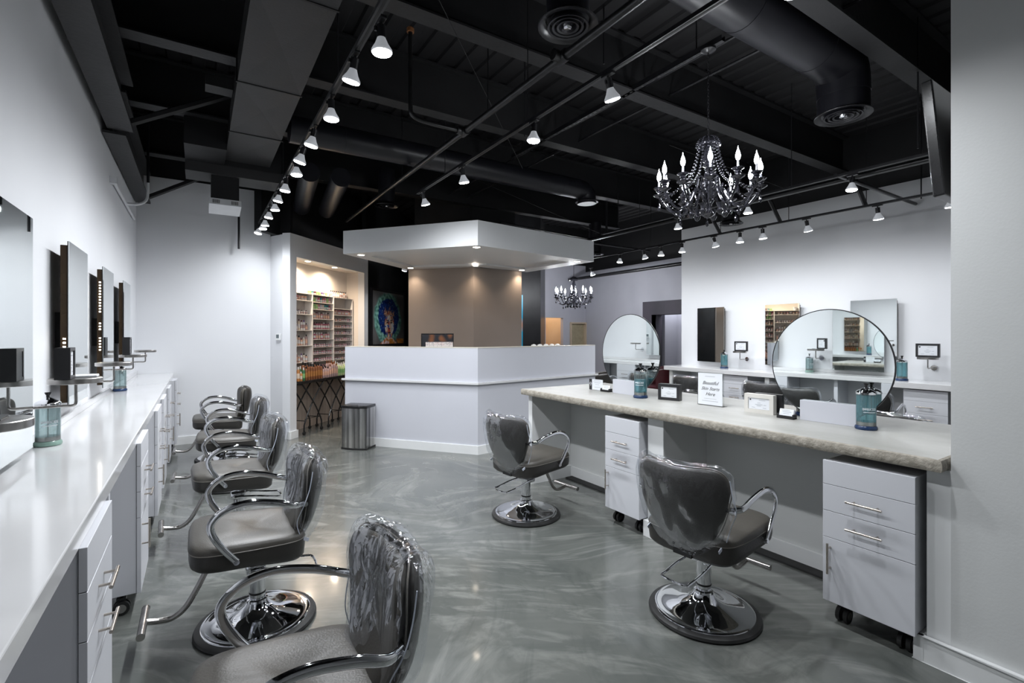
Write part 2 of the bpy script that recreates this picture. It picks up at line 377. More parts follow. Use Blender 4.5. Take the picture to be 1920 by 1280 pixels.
# far room: lavender wall with the plum portal, wall with the doorways
g = G().box(8, 8.12, 7.02, 9.2, 0, 2.95).box(8, 8.12, 5.4, 7.02, 1.86, 2.95)
struct('wall_lavender', g, M_lav, smooth=False)
struct('wall_lavender_top', G().box(8.0, 8.12, 5.4, 9.2, 2.951, DECK).box(XR + .12, 8.1, 5.3, 5.4, 0, DECK), M_black, smooth=False)
struct('door_portal', G().box(7.985, 8.31, 7.02, 7.26, 0, 1.84).box(7.985, 8.31, 5.41, 7.26, 1.84, 2.12), M_plum, smooth=False)
struct('wall_lavender_beyond', G().box(8.9, 9.0, 5.0, 9.2, 0, 2.6).box(8.5, 9.0, 7.1, 7.3, 0, 2.6), M_lav, smooth=False)
g = G().box(6.764, 6.78, 9.1, 9.2, 0, 3.1).box(6.78, 7.30, 9.1, 9.2, 1.82, 3.1).box(7.30, 7.50, 9.1, 9.2, 0, 3.1).box(7.50, 8.0, 9.1, 9.2, 1.72, 3.1).box(7.5, 8.0, 9.1, 9.2, 0, 1.13)
struct('wall_far', g, M_lav, smooth=False)
struct('wall_far_top', G().box(6.6, 8.1, 9.1, 9.2, 3.101, DECK).box(6.6, 8.0, 9.0, 9.1, 3.2, DECK), M_black, smooth=False)
g = G().box(7.50, 7.535, 9.06, 9.16, 1.13, 1.72).box(7.965, 7.999, 9.06, 9.16, 1.13, 1.72).box(7.535, 7.965, 9.06, 9.16, 1.685, 1.72).box(7.535, 7.965, 9.06, 9.16, 1.13, 1.165)
wn = struct('window_1', g, M_beige, smooth=False)
G().box(7.535, 7.965, 9.13, 9.14, 1.165, 1.685).build('pane', simple('frosted ochre pane', (.42, .36, .24), .3), wn)
struct('wall_black_far', G().prism([(4.75, 8.5), (6.2, 8.5), (6.2, 8.6), (4.75, 8.6)], 0, DECK).prism([(6.2, 8.5), (6.764, 9.1), (6.764, 9.3), (6.2, 8.65)], 0, DECK, 1), [M_blackwall, simple('dark grey return', (.045, .045, .048))], smooth=False)
g = G().box(6.5, 7.9, 10.9, 11, 0, 2.6).box(6.4, 6.5, 9.2, 11, 0, 2.6).box(7.6, 7.7, 9.2, 10.2, 0, 2.6).box(6.4, 8.2, 9.2, 11, 2.6, 2.7)
struct('wall_corridor', g, M_beige, smooth=False)
struct('door_1', G().box(7.42, 7.47, 10.82, 10.899, 0, 1.65).box(7.47, 7.9, 10.82, 10.899, 1.6, 1.65).box(7.47, 7.9, 10.86, 10.899, 0, 1.6, 1), [simple('cream door frame', (.72, .62, .50)), simple('tan door', (.36, .29, .20))], smooth=False)
struct('wall_outer_right', G().box(9.5, 9.6, -3.6, 12.2, 0, DECK).box(-.75, 9.6, 12.1, 12.2, 0, DECK), M_black, smooth=False)
l = bpy.data.lights.new('corridor_light', 'POINT'); l.energy = 26; l.color = WARM; l.shadow_soft_size = .15
o = bpy.data.objects.new('corridor_light', l); o.location = (7.05, 9.9, 2.35); COL.objects.link(o)
l = bpy.data.lights.new('hall_light', 'POINT'); l.energy = 34; l.color = SPOT_COOL; l.shadow_soft_size = .15
o = bpy.data.objects.new('hall_light', l); o.location = (8.55, 6.7, 2.4); COL.objects.link(o)

# ------------------------------------------------------------------ overhead steel, ducts, pipes
for i, y in enumerate((-1.0, .45, 1.55, 2.98, 4.24, 5.5, 6.95)):
    g = G().box(-.64, 6.95, y - .07, y + .07, 3.50, 3.515).box(-.64, 6.95, y - .008, y + .008, 3.515, 3.93).box(-.64, 6.95, y - .07, y + .07, 3.93, 3.949)
    struct('trim_roof_beam', g, M_beam, smooth=False)
g = G().box(-.605, -.44, -3.4, 5.0, 3.08, 3.10).box(-.535, -.52, -3.4, 5.0, 3.10, 3.45).box(-.605, -.44, -3.4, 5.0, 3.45, 3.47)
struct('trim_wall_beam', g, M_beam, smooth=False)
g = G().box(-.638, -.49, 5.02, 7.5, 3.05, 3.07).box(-.575, -.56, 5.02, 7.5, 3.07, 3.40).box(-.638, -.49, 5.02, 7.5, 3.40, 3.42)
struct('trim_wall_beam_far', g, M_beam, smooth=False)
struct('trim_wall_top', G().box(XL + .001, -.61, -3.4, 7.7, 3.22, DECK), M_black, smooth=False)
G().tube([(-.47, 5.0, 3.15), (.30, 5.0, 3.60)], .03, 6).build('steel_brace', M_beam, label='black diagonal brace rising from the near wall beam end', category='brace')
G().tube([(-.50, 7.35, 3.10), (.02, 7.35, 3.42)], .028, 6).build('steel_brace', M_beam, label='black diagonal brace crossing the white back wall corner', category='brace')

t = thing('rectangular_duct', 'large charcoal rectangular duct with cross-broken panels above left chairs', 'duct', (.46, 3, 3.3))
ys = [-.6, .55, 1.7, 2.9, 4.1, 5.15, 6.05]
for y0, y1 in zip(ys, ys[1:]):
    g = G(); x0, x1 = -.215, .215; y0 -= 3; y1 -= 3; yc = (y0 + y1) / 2; q = .004
    vs = [(x0, y0 + q, 0), (x1, y0 + q, 0), (x1, y1 - q, 0), (x0, y1 - q, 0), (0, yc, .022),
          (x0, y0 + q, .19), (x1, y0 + q, .19), (x1, y1 - q, .19), (x0, y1 - q, .19)]
    g.add(vs, [(1, 0, 4), (2, 1, 4), (3, 2, 4), (0, 3, 4), (0, 1, 6, 5), (1, 2, 7, 6), (2, 3, 8, 7), (3, 0, 5, 8), (5, 6, 7, 8)])
    g.build('duct_panel', M_duct, t, smooth=False)
for y in ys[1:-1]: G().box(-.225, .225, y - 3 - .008, y - 3 + .008, -.006, .195).build('seam_flange', M_black, t, smooth=False)
t = thing('duct_box', 'black duct junction box at the far end of the large rectangular duct', 'duct', (.3, 6.0, 3.14))
G().box(-.41, -.06, -.48, .05, .10, .355).build('side_box', M_black, t, smooth=False)
G().box(-.41, .52, .05, .42, 0, .105).build('lip_duct', M_duct, t, smooth=False)
G().box(-.40, .50, .06, .40, .106, .355).build('upper_box', M_black, t, smooth=False)
G().box(-.25, -.06, -1.45, -1.30, .28, .36).build('take_off', M_duct, t, smooth=False)
t = thing('wall_vent', 'white slotted vent on black neck below the duct junction box', 'vent', (.25, 6.2, 2.80))
G().box(-.13, .13, -.10, .14, .07, .339).build('neck', M_black, t, smooth=False)
MV = Matrix.Rotation(R(-8), 4, 'X')
G().box(-.15, .15, -.15, .16, 0, .068, 0, MV).build('frame', M_pvc, t, smooth=False, bevel=.003)
for i in range(12):
    x = -.115 + i * .0115 if i < 6 else .0575 + (i - 6) * .0115
    G().box(x - .003, x + .003, -.152, -.149, .014, .052, 0, MV).build('slot', M_gap, t, smooth=False)
def pipe(name, pts, r, m, label, cat='pipe', seg=10, group=None):
    o = G().tube(pts, r, seg).build(name, m, label=label, category=cat)
    if group: o['group'] = group
    return o
t = thing('sprinkler_pipe', 'long dark steel sprinkler pipe with threaded branch running below the beams', 'pipe', (1.90, 0, 3.16))
M_pipe = mat('dark steel pipe', (.05, .05, .052), .3, .7, noise=(12, (.035, .035, .036), 3))
G().tube([(0, -2, 0), (0, 7.6, 0)], .026, 12).build('main_pipe', M_pipe, t)
for y in (2.38, 3.70): G().tube([(0, y - .045, 0), (0, y + .045, 0)], .038, 12).tube([(0, y, -.0), (-.07, y, 0)], .034, 10).build('tee_fitting', M_pipe, t)
G().tube(catmull([(-.06, 3.70, 0), (-.36, 3.70, 0), (-.46, 3.70, .03), (-.48, 3.70, .12), (-.48, 3.70, .68)], 4), .018, 10).build('branch_pipe', M_pipe, t)
G().lathe([(0, 0), (.03, 0), (.03, .03), (.01, .05), (.0001, .06)], 10, 0, Matrix.Translation((-.48, 3.70, .68))).build('sprinkler_head', simple('copper head', (.35, .15, .06)), t)
for y in (1.2, 3.3, 5.2): G().tube([(0, y, .02), (0, y, .785)], .005, 6).build('hanger_rod', M_fixture, t)

def flex_duct(label, Y, zc, r, x0, x1, zdiff, m):
    t = thing('round_duct', label, 'duct', (x1, Y, zc))
    G().tube([(x0 - x1, 0, 0), (-r * 1.4, 0, 0)], r, 28).build('straight_run', m, t)
    G().tube(catmull([(-r * 1.4, 0, 0), (-r * .55, 0, -r * .12), (-r * .1, 0, -r * .55), (0, 0, -r * 1.4)], 6), r, 28).build('elbow', m, t)
    G().tube([(0, 0, -r * 1.4), (0, 0, zdiff - zc + .02)], r * .98, 28).build('drop', m, t)
    x = x0 - x1 + .5
    while x < -r * 1.5:
        G().tube([(x - .01, 0, 0), (x + .01, 0, 0)], r * 1.015, 28).build('seam_band', m, t); x += .9
    return t
def diffuser(label, loc, r, neck=0.0, rot=(0, 0, 0)):
    t = thing('ceiling_diffuser', label, 'diffuser', loc, rot=rot)
    G().lathe([(r * .72, .03), (r * .80, .012), (r, 0), (r * 1.02, .006), (r * .84, .03), (r * .72, .05)], 32).build('outer_ring', M_fixture, t)
    for k in (.62, .46, .30):
        G().lathe([(r * k, -.002), (r * (k + .07), -.006), (r * (k + .075), 0), (r * (k - .05), .035), (r * (k - .06), .03), (r * k, -.002)], 28).build('cone_ring', M_ductblue, t)
    G().lathe([(.0001, -.006), (r * .13, -.004), (r * .16, .012), (.0001, .014)], 20).build('centre_cap', M_chrome, t)
    G().lathe([(.0001, .052), (r * .74, .051)], 24).build('throat', M_gap, t)
    if neck: G().tube([(0, 0, .04), (0, 0, neck)], r * .72, 24).build('neck', M_ductblue, t)
    return t
flex_duct('dark round spiral duct crossing above the reception canopy', 4.96, 3.36, .125, .72, 4.38, 3.20, M_ductblue)
flex_duct('thick round duct with elbow right of the large chandelier', 1.87, 3.62, .185, 1.6, 4.38, 3.20, M_ductblue)
diffuser('round black diffuser at top centre of the ceiling', (1.88, 2.30, 3.30), .18, .64)
diffuser('round diffuser under the elbow right of the large chandelier', (4.38, 1.87, 3.20), .20)
diffuser('round diffuser under the spiral duct elbow right of canopy', (4.38, 4.96, 3.20), .15)
diffuser('round diffuser left of the canopy, above the product niche', (2.19, 6.6, 3.20), .155, .5)
diffuser('black round diffuser by the right wall, behind the chandelier', (6.36, 4.15, 3.0), .16, .5)
diffuser('small round diffuser just right of the canopy corner', (6.3, 6.9, 2.93), .16, .6)
# pipes and conduits near the right
for i, (x, z, r, lab) in enumerate([(5.22, 2.93, .022, 'black pipe running beside the track above the island aisle'), (5.40, 2.98, .03, 'thicker black pipe between the two right hand tracks'),
                           (3.30, 3.62, .011, 'thin conduit left of the strut channel'), (3.62, 3.62, .011, 'thin conduit right of the strut channel'), (7.4, 2.72, .035, 'black pipe in front of the lavender far wall')]):
    pipe('ceiling_pipe', [(x, (-1 if i < 4 else 5.5), z), (x, (7.8 if i < 4 else 9.0), z)], r, M_fixture, lab)
pipe('cross_pipe', [(5.0, 2.2, 2.93), (5.9, 2.2, 2.93), (6.9, 2.2, 2.93)], .018, M_fixture, 'short black cross pipe under the right hand tracks near the pillar')
pipe('cross_pipe', [(4.1, 6.1, 2.95), (6.9, 6.1, 2.95)], .016, M_fixture, 'long black cross pipe behind the canopy corner')
for y in (2.6, 3.6, 4.5): pipe('wall_strut', [(6.3, y, 3.3), (6.6, y - .02, 2.95)], .025, M_fixture, 'short black angled strut above the right wall track', 'strut', 6, 'angled struts above the wall track')
t = thing('strut_channel', 'slotted black strut channel carrying the large chandelier', 'channel', (3.1, 3.2, 3.5))
G().box(-.02, .02, -1.12, 1.6, 0, .003).box(-.02, -.017, -1.12, 1.6, 0, .04).box(.017, .02, -1.12, 1.6, 0, .04).build('channel', M_fixture, t, smooth=False)
for k in range(43):
    G().box(-.007, .007, -1.05 + k * .06, -1.05 + k * .06 + .03, -.001, 0).build('slot', M_gap, t, smooth=False)
for y in (-.9, 1.4): G().tube([(0, y, .04), (0, y, .44)], .005, 6).build('hanger_rod', M_fixture, t)
for k, (x, y, z, lab) in enumerate([(2.6, 2.75, 3.5, 'thin black rod hanging left of the middle track, long'), (2.45, 3.6, 3.2, 'thin black rod hanging beside the sprinkler pipe tee'), (4.9, 4.9, 2.95, 'thin black rod hanging behind the large chandelier'), (4.75, 1.5, 2.9, 'thin black rod near the elbow of the thick duct'), (6.1, 1.9, 2.8, 'thin black rod above the right wall track by the pillar')]):
    pipe('hanging_rod', [(x, y, z), (x, y, DECK)], .006, M_fixture, lab, 'rod', 6)
for k, (p0, p1, lab) in enumerate([((1.1, 2.6, 3.48), (2.9, 4.3, 3.2), 'thin diagonal wire left of the middle track lamps'), ((2.6, 5.4, 3.45), (5.6, 5.9, 3.05), 'thin diagonal wire behind the canopy'), ((3.9, 3.2, 3.3), (6.8, 3.4, 3.3), 'thin level wire behind the large chandelier')]):
    pipe('support_wire', [p0, p1], .0025, M_beam, lab, 'wire', 5)
pipe('roof_conduit', [(4.25, 6.95, 3.3), (4.7, 6.95, 3.28), (6.2, 6.9, 3.22)], .015, M_pipe, 'bare conduit above the right half of the canopy')
pipe('roof_conduit', [(5.35, 5.6, 2.96), (5.35, 5.6, 3.5)], .018, M_fixture, 'vertical black conduit just right of the canopy top')
t = thing('upper_duct', 'pair of dark inclined round ducts left of the canopy', 'duct', (1.2, 6.4, 3.3))
for q in (0, .34): G().tube([(q - .15, -.6, -.05), (q + .05, 1.1, -.05)], .11, 18).build('round_run', M_ductblue, t)
# conduit on the left wall
t = thing('wall_conduit', 'white conduit with curved branch high on the left wall', 'conduit', (-.63, 6.4, 2.80))
G().tube([(0, -.86, 0), (0, .86, 0)], .014, 8).build('straight_pipe', M_pvc, t)
G().tube(catmull([(0, .05, 0), (.10, .10, .02), (.165, .13, .08), (.18, .14, .19), (.18, .14, .27)], 5), .014, 8).build('curved_branch', M_pvc, t)
G().box(-.02, .03, -.90, -.83, -.03, .03).build('junction_box', M_pvc, t, smooth=False)
G().tube([(.18, .14, .27), (.18, .14, .9)], .013, 8).build('black_riser', M_fixture, t, label='black painted riser')
G().tube([(.47, 7.6, 2.6), (.47, 7.6, 3.1)], .014, 8).build('wall_stub_pipe', M_fixture, label='black pipe stub hanging in front of the back wall under vent', category='pipe')

# ------------------------------------------------------------------ lighting tracks and lamps
def track(label, x, z, y0, y1, rods):
    t = thing('light_track', label, 'light track', (x, 0, z))
    G().box(-.017, .017, y0, y1, 0, .022).box(-.006, .006, y0, y1, -.001, 0, 1).build('rail', [M_fixture, M_gap], t, smooth=False)
    for y in rods: G().tube([(0, y, .02), (0, y, DECK - z)], .004, 6).build('hanger_rod', M_fixture, t)
def make_lamp():
    t = thing('track_lamp', '', 'track light')
    G().box(-.014, .014, -.045, .045, -.014, 0).build('adapter', M_fixture, t, smooth=False, bevel=.002)
    G().tube([(0, 0, -.014), (0, 0, -.03)], .007, 8).build('stem', M_fixture, t)
    M0 = Matrix.Translation((0, 0, -.03))
    hd = bpy.data.objects.new('lamp_head', None)
    G().tube([(0, 0, 0), (0, 0, -.055)], .021, 14).tube([(-.026, 0, -.01), (-.026, 0, -.03)], .006, 8).build('housing', M_fixture, t).location = (0, 0, -.026)
    G().lathe([(.0001, -.040), (.016, -.040), (.019, -.055), (.030, -.082), (.046, -.108), (.0475, -.116), (.045, -.120)], 24).build('bulb_reflector', M_bulbshell, t).location = (0, 0, -.026)
    G().lathe([(.045, -.1195), (.042, -.124), (.02, -.128), (.0001, -.129)], 24).build('bulb_face', M_bulb, t).location = (0, 0, -.026)
    bpy.data.objects.remove(hd)
    return t
LAMP0 = make_lamp(); used_lamp = [False]
LAMPS = []
def lamp(x, y, zlens, label, group, tilt=(0, 0), power=1.0, size=168):
    """tilt: head leans by (rx, ry) radians about the mount"""
    zt = zlens + .155
    t = LAMP0 if not used_lamp[0] else dup(LAMP0, (x, y, zt), 0, label, group)
    used_lamp[0] = True
    t.location = (x, y, zt); t['label'] = label; t['group'] = group
    rot = Matrix.Rotation(tilt[0], 3, 'X') @ Matrix.Rotation(tilt[1], 3, 'Y')
    for c in [o for o in bpy.data.objects if o.parent == t and o.name.split('.')[0] in ('housing', 'bulb_reflector', 'bulb_face')]:
        c.rotation_euler = rot.to_euler()
    d = rot @ Vector((0, 0, -1))
    LAMPS.append((t, Vector((0, 0, -.026)) + d * .134, d, power, size))
def ordinal(i): return ['nearest', 'second', 'third', 'fourth', 'fifth', 'sixth', 'seventh', 'eighth', 'ninth', 'tenth', 'eleventh', 'twelfth', 'thirteenth'][i]
lbY = [2.19, 2.62, 3.17, 3.69, 4.10, 4.45, 5.0, 5.43, 5.84, 6.26, 6.73, 6.98, 7.34]
lbP = [1, 1, 1, 1, 1, 1, .9, .8, .8, .7, .6, .45, .25]
tl = [(.03, -.05), (.25, .12), (.0, .0), (.12, .18), (.15, .25), (-.05, .0), (.05, .1), (.1, .15), (0, -.05), (.05, .1), (.05, 0), (-.1, 0), (-.1, .2)]
track('black light track along the left row of chairs', .70, 2.925, -.4, 7.6, (.5, 3.0, 5.2, 7.2))
for i, y in enumerate(lbY):
    lamp(.70, y, (2.72 if i == 0 else 2.775), ordinal(i) + ' lamp from the camera on the left track', 'lamps on the left track', tl[i], lbP[i])
lamp(.70, 1.05, 2.775, 'lamp on left track out of frame above the nearest chair', 'lamps on the left track', (0, 0), 1.0)
track('black light track over the middle aisle', 2.0, 2.955, -.6, 5.0, (.3, 2.9, 4.3))
for i, (y, tt) in enumerate([(1.03, (.0, -.05)), (2.08, (.05, .35)), (2.82, (0, -.05)), (3.94, (.05, .2)), (4.85, (.08, .3))]):
    lamp(2.0, y, 2.80, ordinal(i) + ' lamp from the camera on the middle aisle track', 'lamps on the middle track', (tt[0], -tt[1]), 1.25)
track('black light track to the right of the large chandelier', 5.0, 2.90, -.4, 5.3, (.6, 2.6, 4.6))
for i, y in enumerate((2.06, 3.06, 3.985)):
    lamp(5.0, y, 2.74, ordinal(i) + ' lamp from the pillar on the track right of the chandelier', 'lamps on the right aisle track', (0, -.12 * (i - 1)), 1.2)
track('black light track washing the right mirror wall', 5.9, 2.775, .6, 7.4, (1.7, 2.3, 3.1, 4.0, 5.2))
for i, y in enumerate((1.62, 2.2, 2.9, 3.42, 3.72, 4.1, 4.62, 5.0, 5.35, 5.85)):
    lamp(5.9, y, 2.62, ordinal(i) + ' lamp from the pillar on the right wall track', 'lamps on the right wall track', (0, (-.15, -.2, -.35, -.1, 0, -.35, 0, 0, -.35, .1)[i]), .5)
lamp(6.2, 6.9, 2.53, 'small lamp left of the far chandelier on a black pipe', 'far lamps', (0, -.4), .5)
lamp(5.15, 7.9, 2.43, 'small lamp beside the black wall right of the taupe wall', 'far lamps', (0, 0), .07)
lamp(2.98, 7.95, 2.50, 'tiny lamp beside the left edge of the taupe wall', 'far lamps', (.55, .1), .45, 90)
bpy.context.view_layer.update()
for t, p, d, pw, sz in LAMPS: spot(t, p, d, LAMP_W * pw, SPOT_COOL, sz)

# ------------------------------------------------------------------ reception desk and canopy
DL = Vector((-.6225, .7826)); DR = Vector((.9925, .1219)); DC = Vector((2.821, 5.142))
NL = Vector((DL.y, -DL.x)) * 1.0                      # into the desk from left face
NL = Vector((.7826, .6225)); NR = Vector((-.1219, .9925))
def chev(off, l=1.9, r=2.13, depth=None):
    """chevron strip: outer line offset outward by off; inner line 'depth' inside"""
    def corner(o):   # intersection of the two faces offset by o (inwards positive)
        a = DC + NL * o; b = DC + NR * o; d = DL.x * (-DR.y) - DL.y * (-DR.x); q = b - a
        t = (q.x * (-DR.y) - q.y * (-DR.x)) / d
        return a + DL * t
    c0, c1 = corner(off), corner(off + depth)
    return [tuple(DC + DL * l + NL * off), tuple(c0), tuple(DC + DR * r + NR * off), tuple(DC + DR * r + NR * (off + depth)), tuple(c1), tuple(DC + DL * l + NL * (off + depth))]
desk = thing('reception_desk', 'glossy white angular reception desk with ledge below a floating canopy', 'reception desk', (0, 0, 0))
def split_chev(name, off, depth, z0, z1, m, l=1.9, r=2.13, **k):
    p = chev(off, l, r, depth)
    G().prism([p[0], p[1], p[4], p[5]], z0, z1).build(name, m, desk, smooth=False, **k)
    G().prism([p[1], p[2], p[3], p[4]], z0, z1).build(name, m, desk, smooth=False, **k)
split_chev('front_panel', 0, .09, .105, .838, M_glossw)
split_chev('upper_panel', 0, .09, .862, 1.272, M_glossw)
split_chev('top_cap', -.002, .13, 1.273, 1.282, M_cabedge)
split_chev('ledge', -.035, .04, .838, .862, M_counter, 1.93, 2.16)
split_chev('baseboard', -.016, .10, 0, .105, M_base)
split_chev('desk_worktop', .095, .55, .72, .76, M_counter)
can = thing('canopy', 'floating white angular canopy with downlights over the reception desk', 'canopy', (0, 0, 0))
CP = [(1.624, 6.668), tuple(DC), (4.905, 5.40), (4.775, 6.95), CR, CC, CL]
CPo = [CP[0], CP[1], CP[2], (4.775, 6.95), (3.80, 6.83), (2.93, 7.75)]
G().prism(CPo, ZB + .03, ZC).build('box', M_soffit, can, smooth=False)
# lower rim around a recessed panel
ctr = [Vector((1.99, 6.66)), Vector((2.94, 5.43)), Vector((4.62, 5.63)), Vector((4.55, 6.68)), Vector((3.76, 6.58)), Vector((2.88, 7.42))]
g = G(); n = 6
for i in range(n):
    a, b, c, d = CPo[i], CPo[(i + 1) % n], ctr[(i + 1) % n], ctr[i]
    g.prism([a, b, tuple(c), tuple(d)], ZB, ZB + .0299)
g.build('rim', M_soffit, can, smooth=False)
for k, (x, y) in enumerate([(1.85, 6.633), (2.873, 5.27), (4.70, 5.53), (2.89, 7.52), (3.64, 6.71), (4.55, 6.77)]):
    d = thing('downlight', ['warm downlight at the left tip of the canopy', 'warm downlight at the front corner of the canopy', 'warm downlight at the right tip of the canopy', 'warm downlight at the left edge of the taupe wall', 'warm downlight above the centre ridge of the taupe wall', 'warm downlight at the right edge of the taupe wall'][k], 'downlight', (x, y, ZB - .001))
    G().lathe([(.043, 0), (.06, -.002), (.062, 0)], 24).build('trim_ring', M_pvc, d)
    G().lathe([(.0001, -.004), (.03, -.0035), (.044, 0)], 24).build('lens', M_down, d)
    spot(d, (0, 0, -.012), (0, 0, -1), 20 if k < 3 else 26, WARM, 120, 1.0, .03)
for k, (t_, d_) in enumerate([(.55, .11), (1.25, .11)]):
    p = al(t_, d_, 2.519)
    d = thing('downlight', ['left downlight in the ceiling of the product niche', 'right downlight in the ceiling of the product niche'][k], 'downlight', p)
    G().lathe([(.04, 0), (.055, -.002), (.057, 0)], 24).build('trim_ring', M_pvc, d)
    G().lathe([(.0001, -.004), (.03, -.0035), (.041, 0)], 24).build('lens', M_down, d)
    spot(d, (0, 0, -.012), (0, 0, -1), 95, WARM, 165, 1.0, .03)

def painting(name, w_, h_, fn, nu, nv, m=M_paint, parent=None):
    vs = [((i / nu - .5) * w_, 0, (j / nv) * h_) for j in range(nv + 1) for i in range(nu + 1)]
    fs = [(j * (nu + 1) + i, j * (nu + 1) + i + 1, (j + 1) * (nu + 1) + i + 1, (j + 1) * (nu + 1) + i) for j in range(nv) for i in range(nu)]
    me = bpy.data.meshes.new(name); me.from_pydata(vs, [], fs); me.materials.append(m)
    ca = me.color_attributes.new('Col', 'FLOAT_COLOR', 'POINT'); buf = []
    for j in range(nv + 1):
        for i in range(nu + 1): buf += [*fn(i / nu, j / nv), 1]
    ca.data.foreach_set('color', buf); o = bpy.data.objects.new(name, me); COL.objects.link(o); o.parent = parent; return o
def mixc(a, b, t): t = max(0, min(1, t)); return tuple(x * (1 - t) + y * t for x, y in zip(a, b))
def nse(u, v, s, o=0): return mn.noise(Vector((u * s, v * s, o)))
def art(u, v): return tuple(min(.9, x * 1.45) for x in art0(u, v))
def art0(u, v):
    n1 = nse(u, v, 6); n2 = nse(u, v, 18, 3); n3 = nse(u, v, 40, 7)
    c = mixc((.085, .085, .09), (.11, .11, .112), n1 + .5)
    dx, dy = (u - .47) / .40, (v - .50) / .46; d = hypot(dx, dy) + n1 * .10 + n2 * .06
    teal = mixc((.05, .17, .14), (.22, .45, .40), .5 + n2 * 1.6)
    if d < 1.12: c = mixc(c, teal, (1.12 - d) / .10)
    blue = mixc((.003, .012, .085), (.008, .04, .22), .5 + n2 * 1.2)
    dx, dy = (u - .50) / .345, (v - .52) / .385; d = hypot(dx, dy) + n1 * .10 + n2 * .05
    if d < 1.0: c = mixc(c, blue, (1.0 - d) / .05)
    if n3 > .52 and d < 1: c = (.3, .45, .5)
    fu, fv = (u - .515) / .165, (v - .36) / .29
    wf = 1 - .42 * max(0, -fv) ** 1.4 - .10 * max(0, fv)          # narrow chin
    df = hypot(fu / max(.3, wf), fv)
    nb = nse(u * 1.5, v, 13, 5); nc = nse(u, v * 1.4, 9, 31)
    if df < 1:
        c = mixc((.30, .12, .05), (.72, .50, .36), .5 + nb * 1.5)
        if nc > .16: c = (.62, .62, .66)
        if nb < -.22: c = (.04, .10, .38)
        if nc < -.26: c = (.46, .06, .05)
        for ex, ey, rx, ry in ((-.38, .20, .20, .06), (.38, .20, .20, .06), (0, -.20, .16, .05), (0, -.48, .30, .05), (-.38, .34, .26, .03), (.38, .34, .26, .03)):
            if hypot((fu - ex) / rx, (fv - ey) / ry) < 1: c = (.015, .012, .02)
        if abs(fu - .08) < .05 and -.18 < fv < .2: c = (.70, .66, .62)
        if df > .93: c = (.05, .03, .03)
    if .55 < v < .90 and abs(u - .515) < .17:       # ragged upright strokes over the brow
        k = (u - .515) / .17; hgt = .66 + .10 * nse(u, 0, 30, 2) + .17 * max(0, 1 - abs(k) / .18)
        if v < hgt and abs(nse(u, v * .15, 60, 4)) > .10 + .55 * max(0, (v - .6) / .3): c = mixc((.30, .12, .04), (.66, .42, .26), .5 + n3 * 2)
    if v < .12:
        if abs(u - .5) < .10 + (.12 - v) * 1.5: c = mixc((.5, .18, .03), (.6, .5, .55), .5 + n2 * 2)
        if u > .5 and v < .10 and n1 > -.2: c = mixc((.35, .09, .02), (.6, .28, .05), .5 + n2)
    return c
ap = thing('painting', 'blue and teal abstract portrait of a crowned face on the black wall', 'painting', al(2.95, .03), R(45))
ap.location.z = 1.25
painting('canvas', 1.32, .99, art, 130, 110, parent=ap).location = (0, -.032, 0)
G().box(-.70, .70, -.028, 0, -.05, 1.04).box(-.70, -.665, -.045, -.028, -.05, 1.04).box(.665, .70, -.045, -.028, -.05, 1.04).box(-.665, .665, -.045, -.028, -.05, -.005).box(-.665, .665, -.045, -.028, .995, 1.04).build('frame', M_frameblk, ap, smooth=False)
ap2 = thing('painting', 'orange and turquoise abstract painting, mostly hidden right of the taupe wall', 'painting', (5.07, 8.47, 1.0))
painting('canvas', 1.25, 1.25, lambda u, v: mixc((.70, .22, .03), (.02, .38, .60), (nse(u, v, 3, 20) + .3 + (.6 if abs(v - .1) < .12 or u > .94 else 0)) * 1.6), 50, 50, parent=ap2).location = (0, -.03, 0)
G().box(-.63, .63, -.028, 0, -.01, 1.26).build('stretcher', M_frameblk, ap2, smooth=False)

# calendar board on the desk worktop
def cal(u, v):
    if v > .80 or u < .11: return mixc((.012, .014, .02), (.25, .09, .03), nse(u, v, 5, 1) + (.1 if v > .82 else -.4))
    x = (u - .11) / .89 * 7; y = v / .80 * 6
    if abs(x - round(x)) < .03 or abs(y - round(y)) < .03: return (.35, .32, .32)
    if nse(u, v, 60, 4) > .22 and (y % 1) > .35: return (.12, .10, .12) if nse(u, v, 11, 8) < .1 else (.45, .10, .10)
    return (.72, .68, .66)
c_ = thing('calendar_board', 'calendar board with dark photo header standing behind the reception desk top', 'calendar', (2.69, 6.02, .76), R(-10))
painting('calendar_page', .42, .50, cal, 120, 90, parent=c_).location = (0, -.012, .175)
G().box(-.22, .22, -.01, .01, .16, .69).box(-.12, .12, -.07, .08, 0, .012).box(-.02, .02, 0, .02, .01, .17).build('backing_stand', M_plast, c_, smooth=False)
for k in range(5):
    b_ = G().lathe([(.0001, .43), (.03, .43), (.042, .46), (.045, .50), (.035, .53), (.0001, .541)], 16).build('white_cup', M_base, label='small white domed container behind the right desk top', category='container', group='white containers behind the desk')
    b_.location = (3.98 + k * .115, 5.62 + k * .012, .76)
    G().lathe([(.0001, 0), (.045, 0), (.05, .43), (.0001, .43)], 16).build('tall_body', M_paper, b_)

# thermostat
t = thing('thermostat', 'small white thermostat with dark display on the niche end wall', 'thermostat', (.955, 7.506, 1.355), R(-66))
t = t
G().box(-.05, .05, -.022, 0, 0, .095).build('body', M_base, t, smooth=False, bevel=.004)
G().box(-.032, .032, -.0235, -.022, .03, .08).build('screen', M_thermo, t, smooth=False)

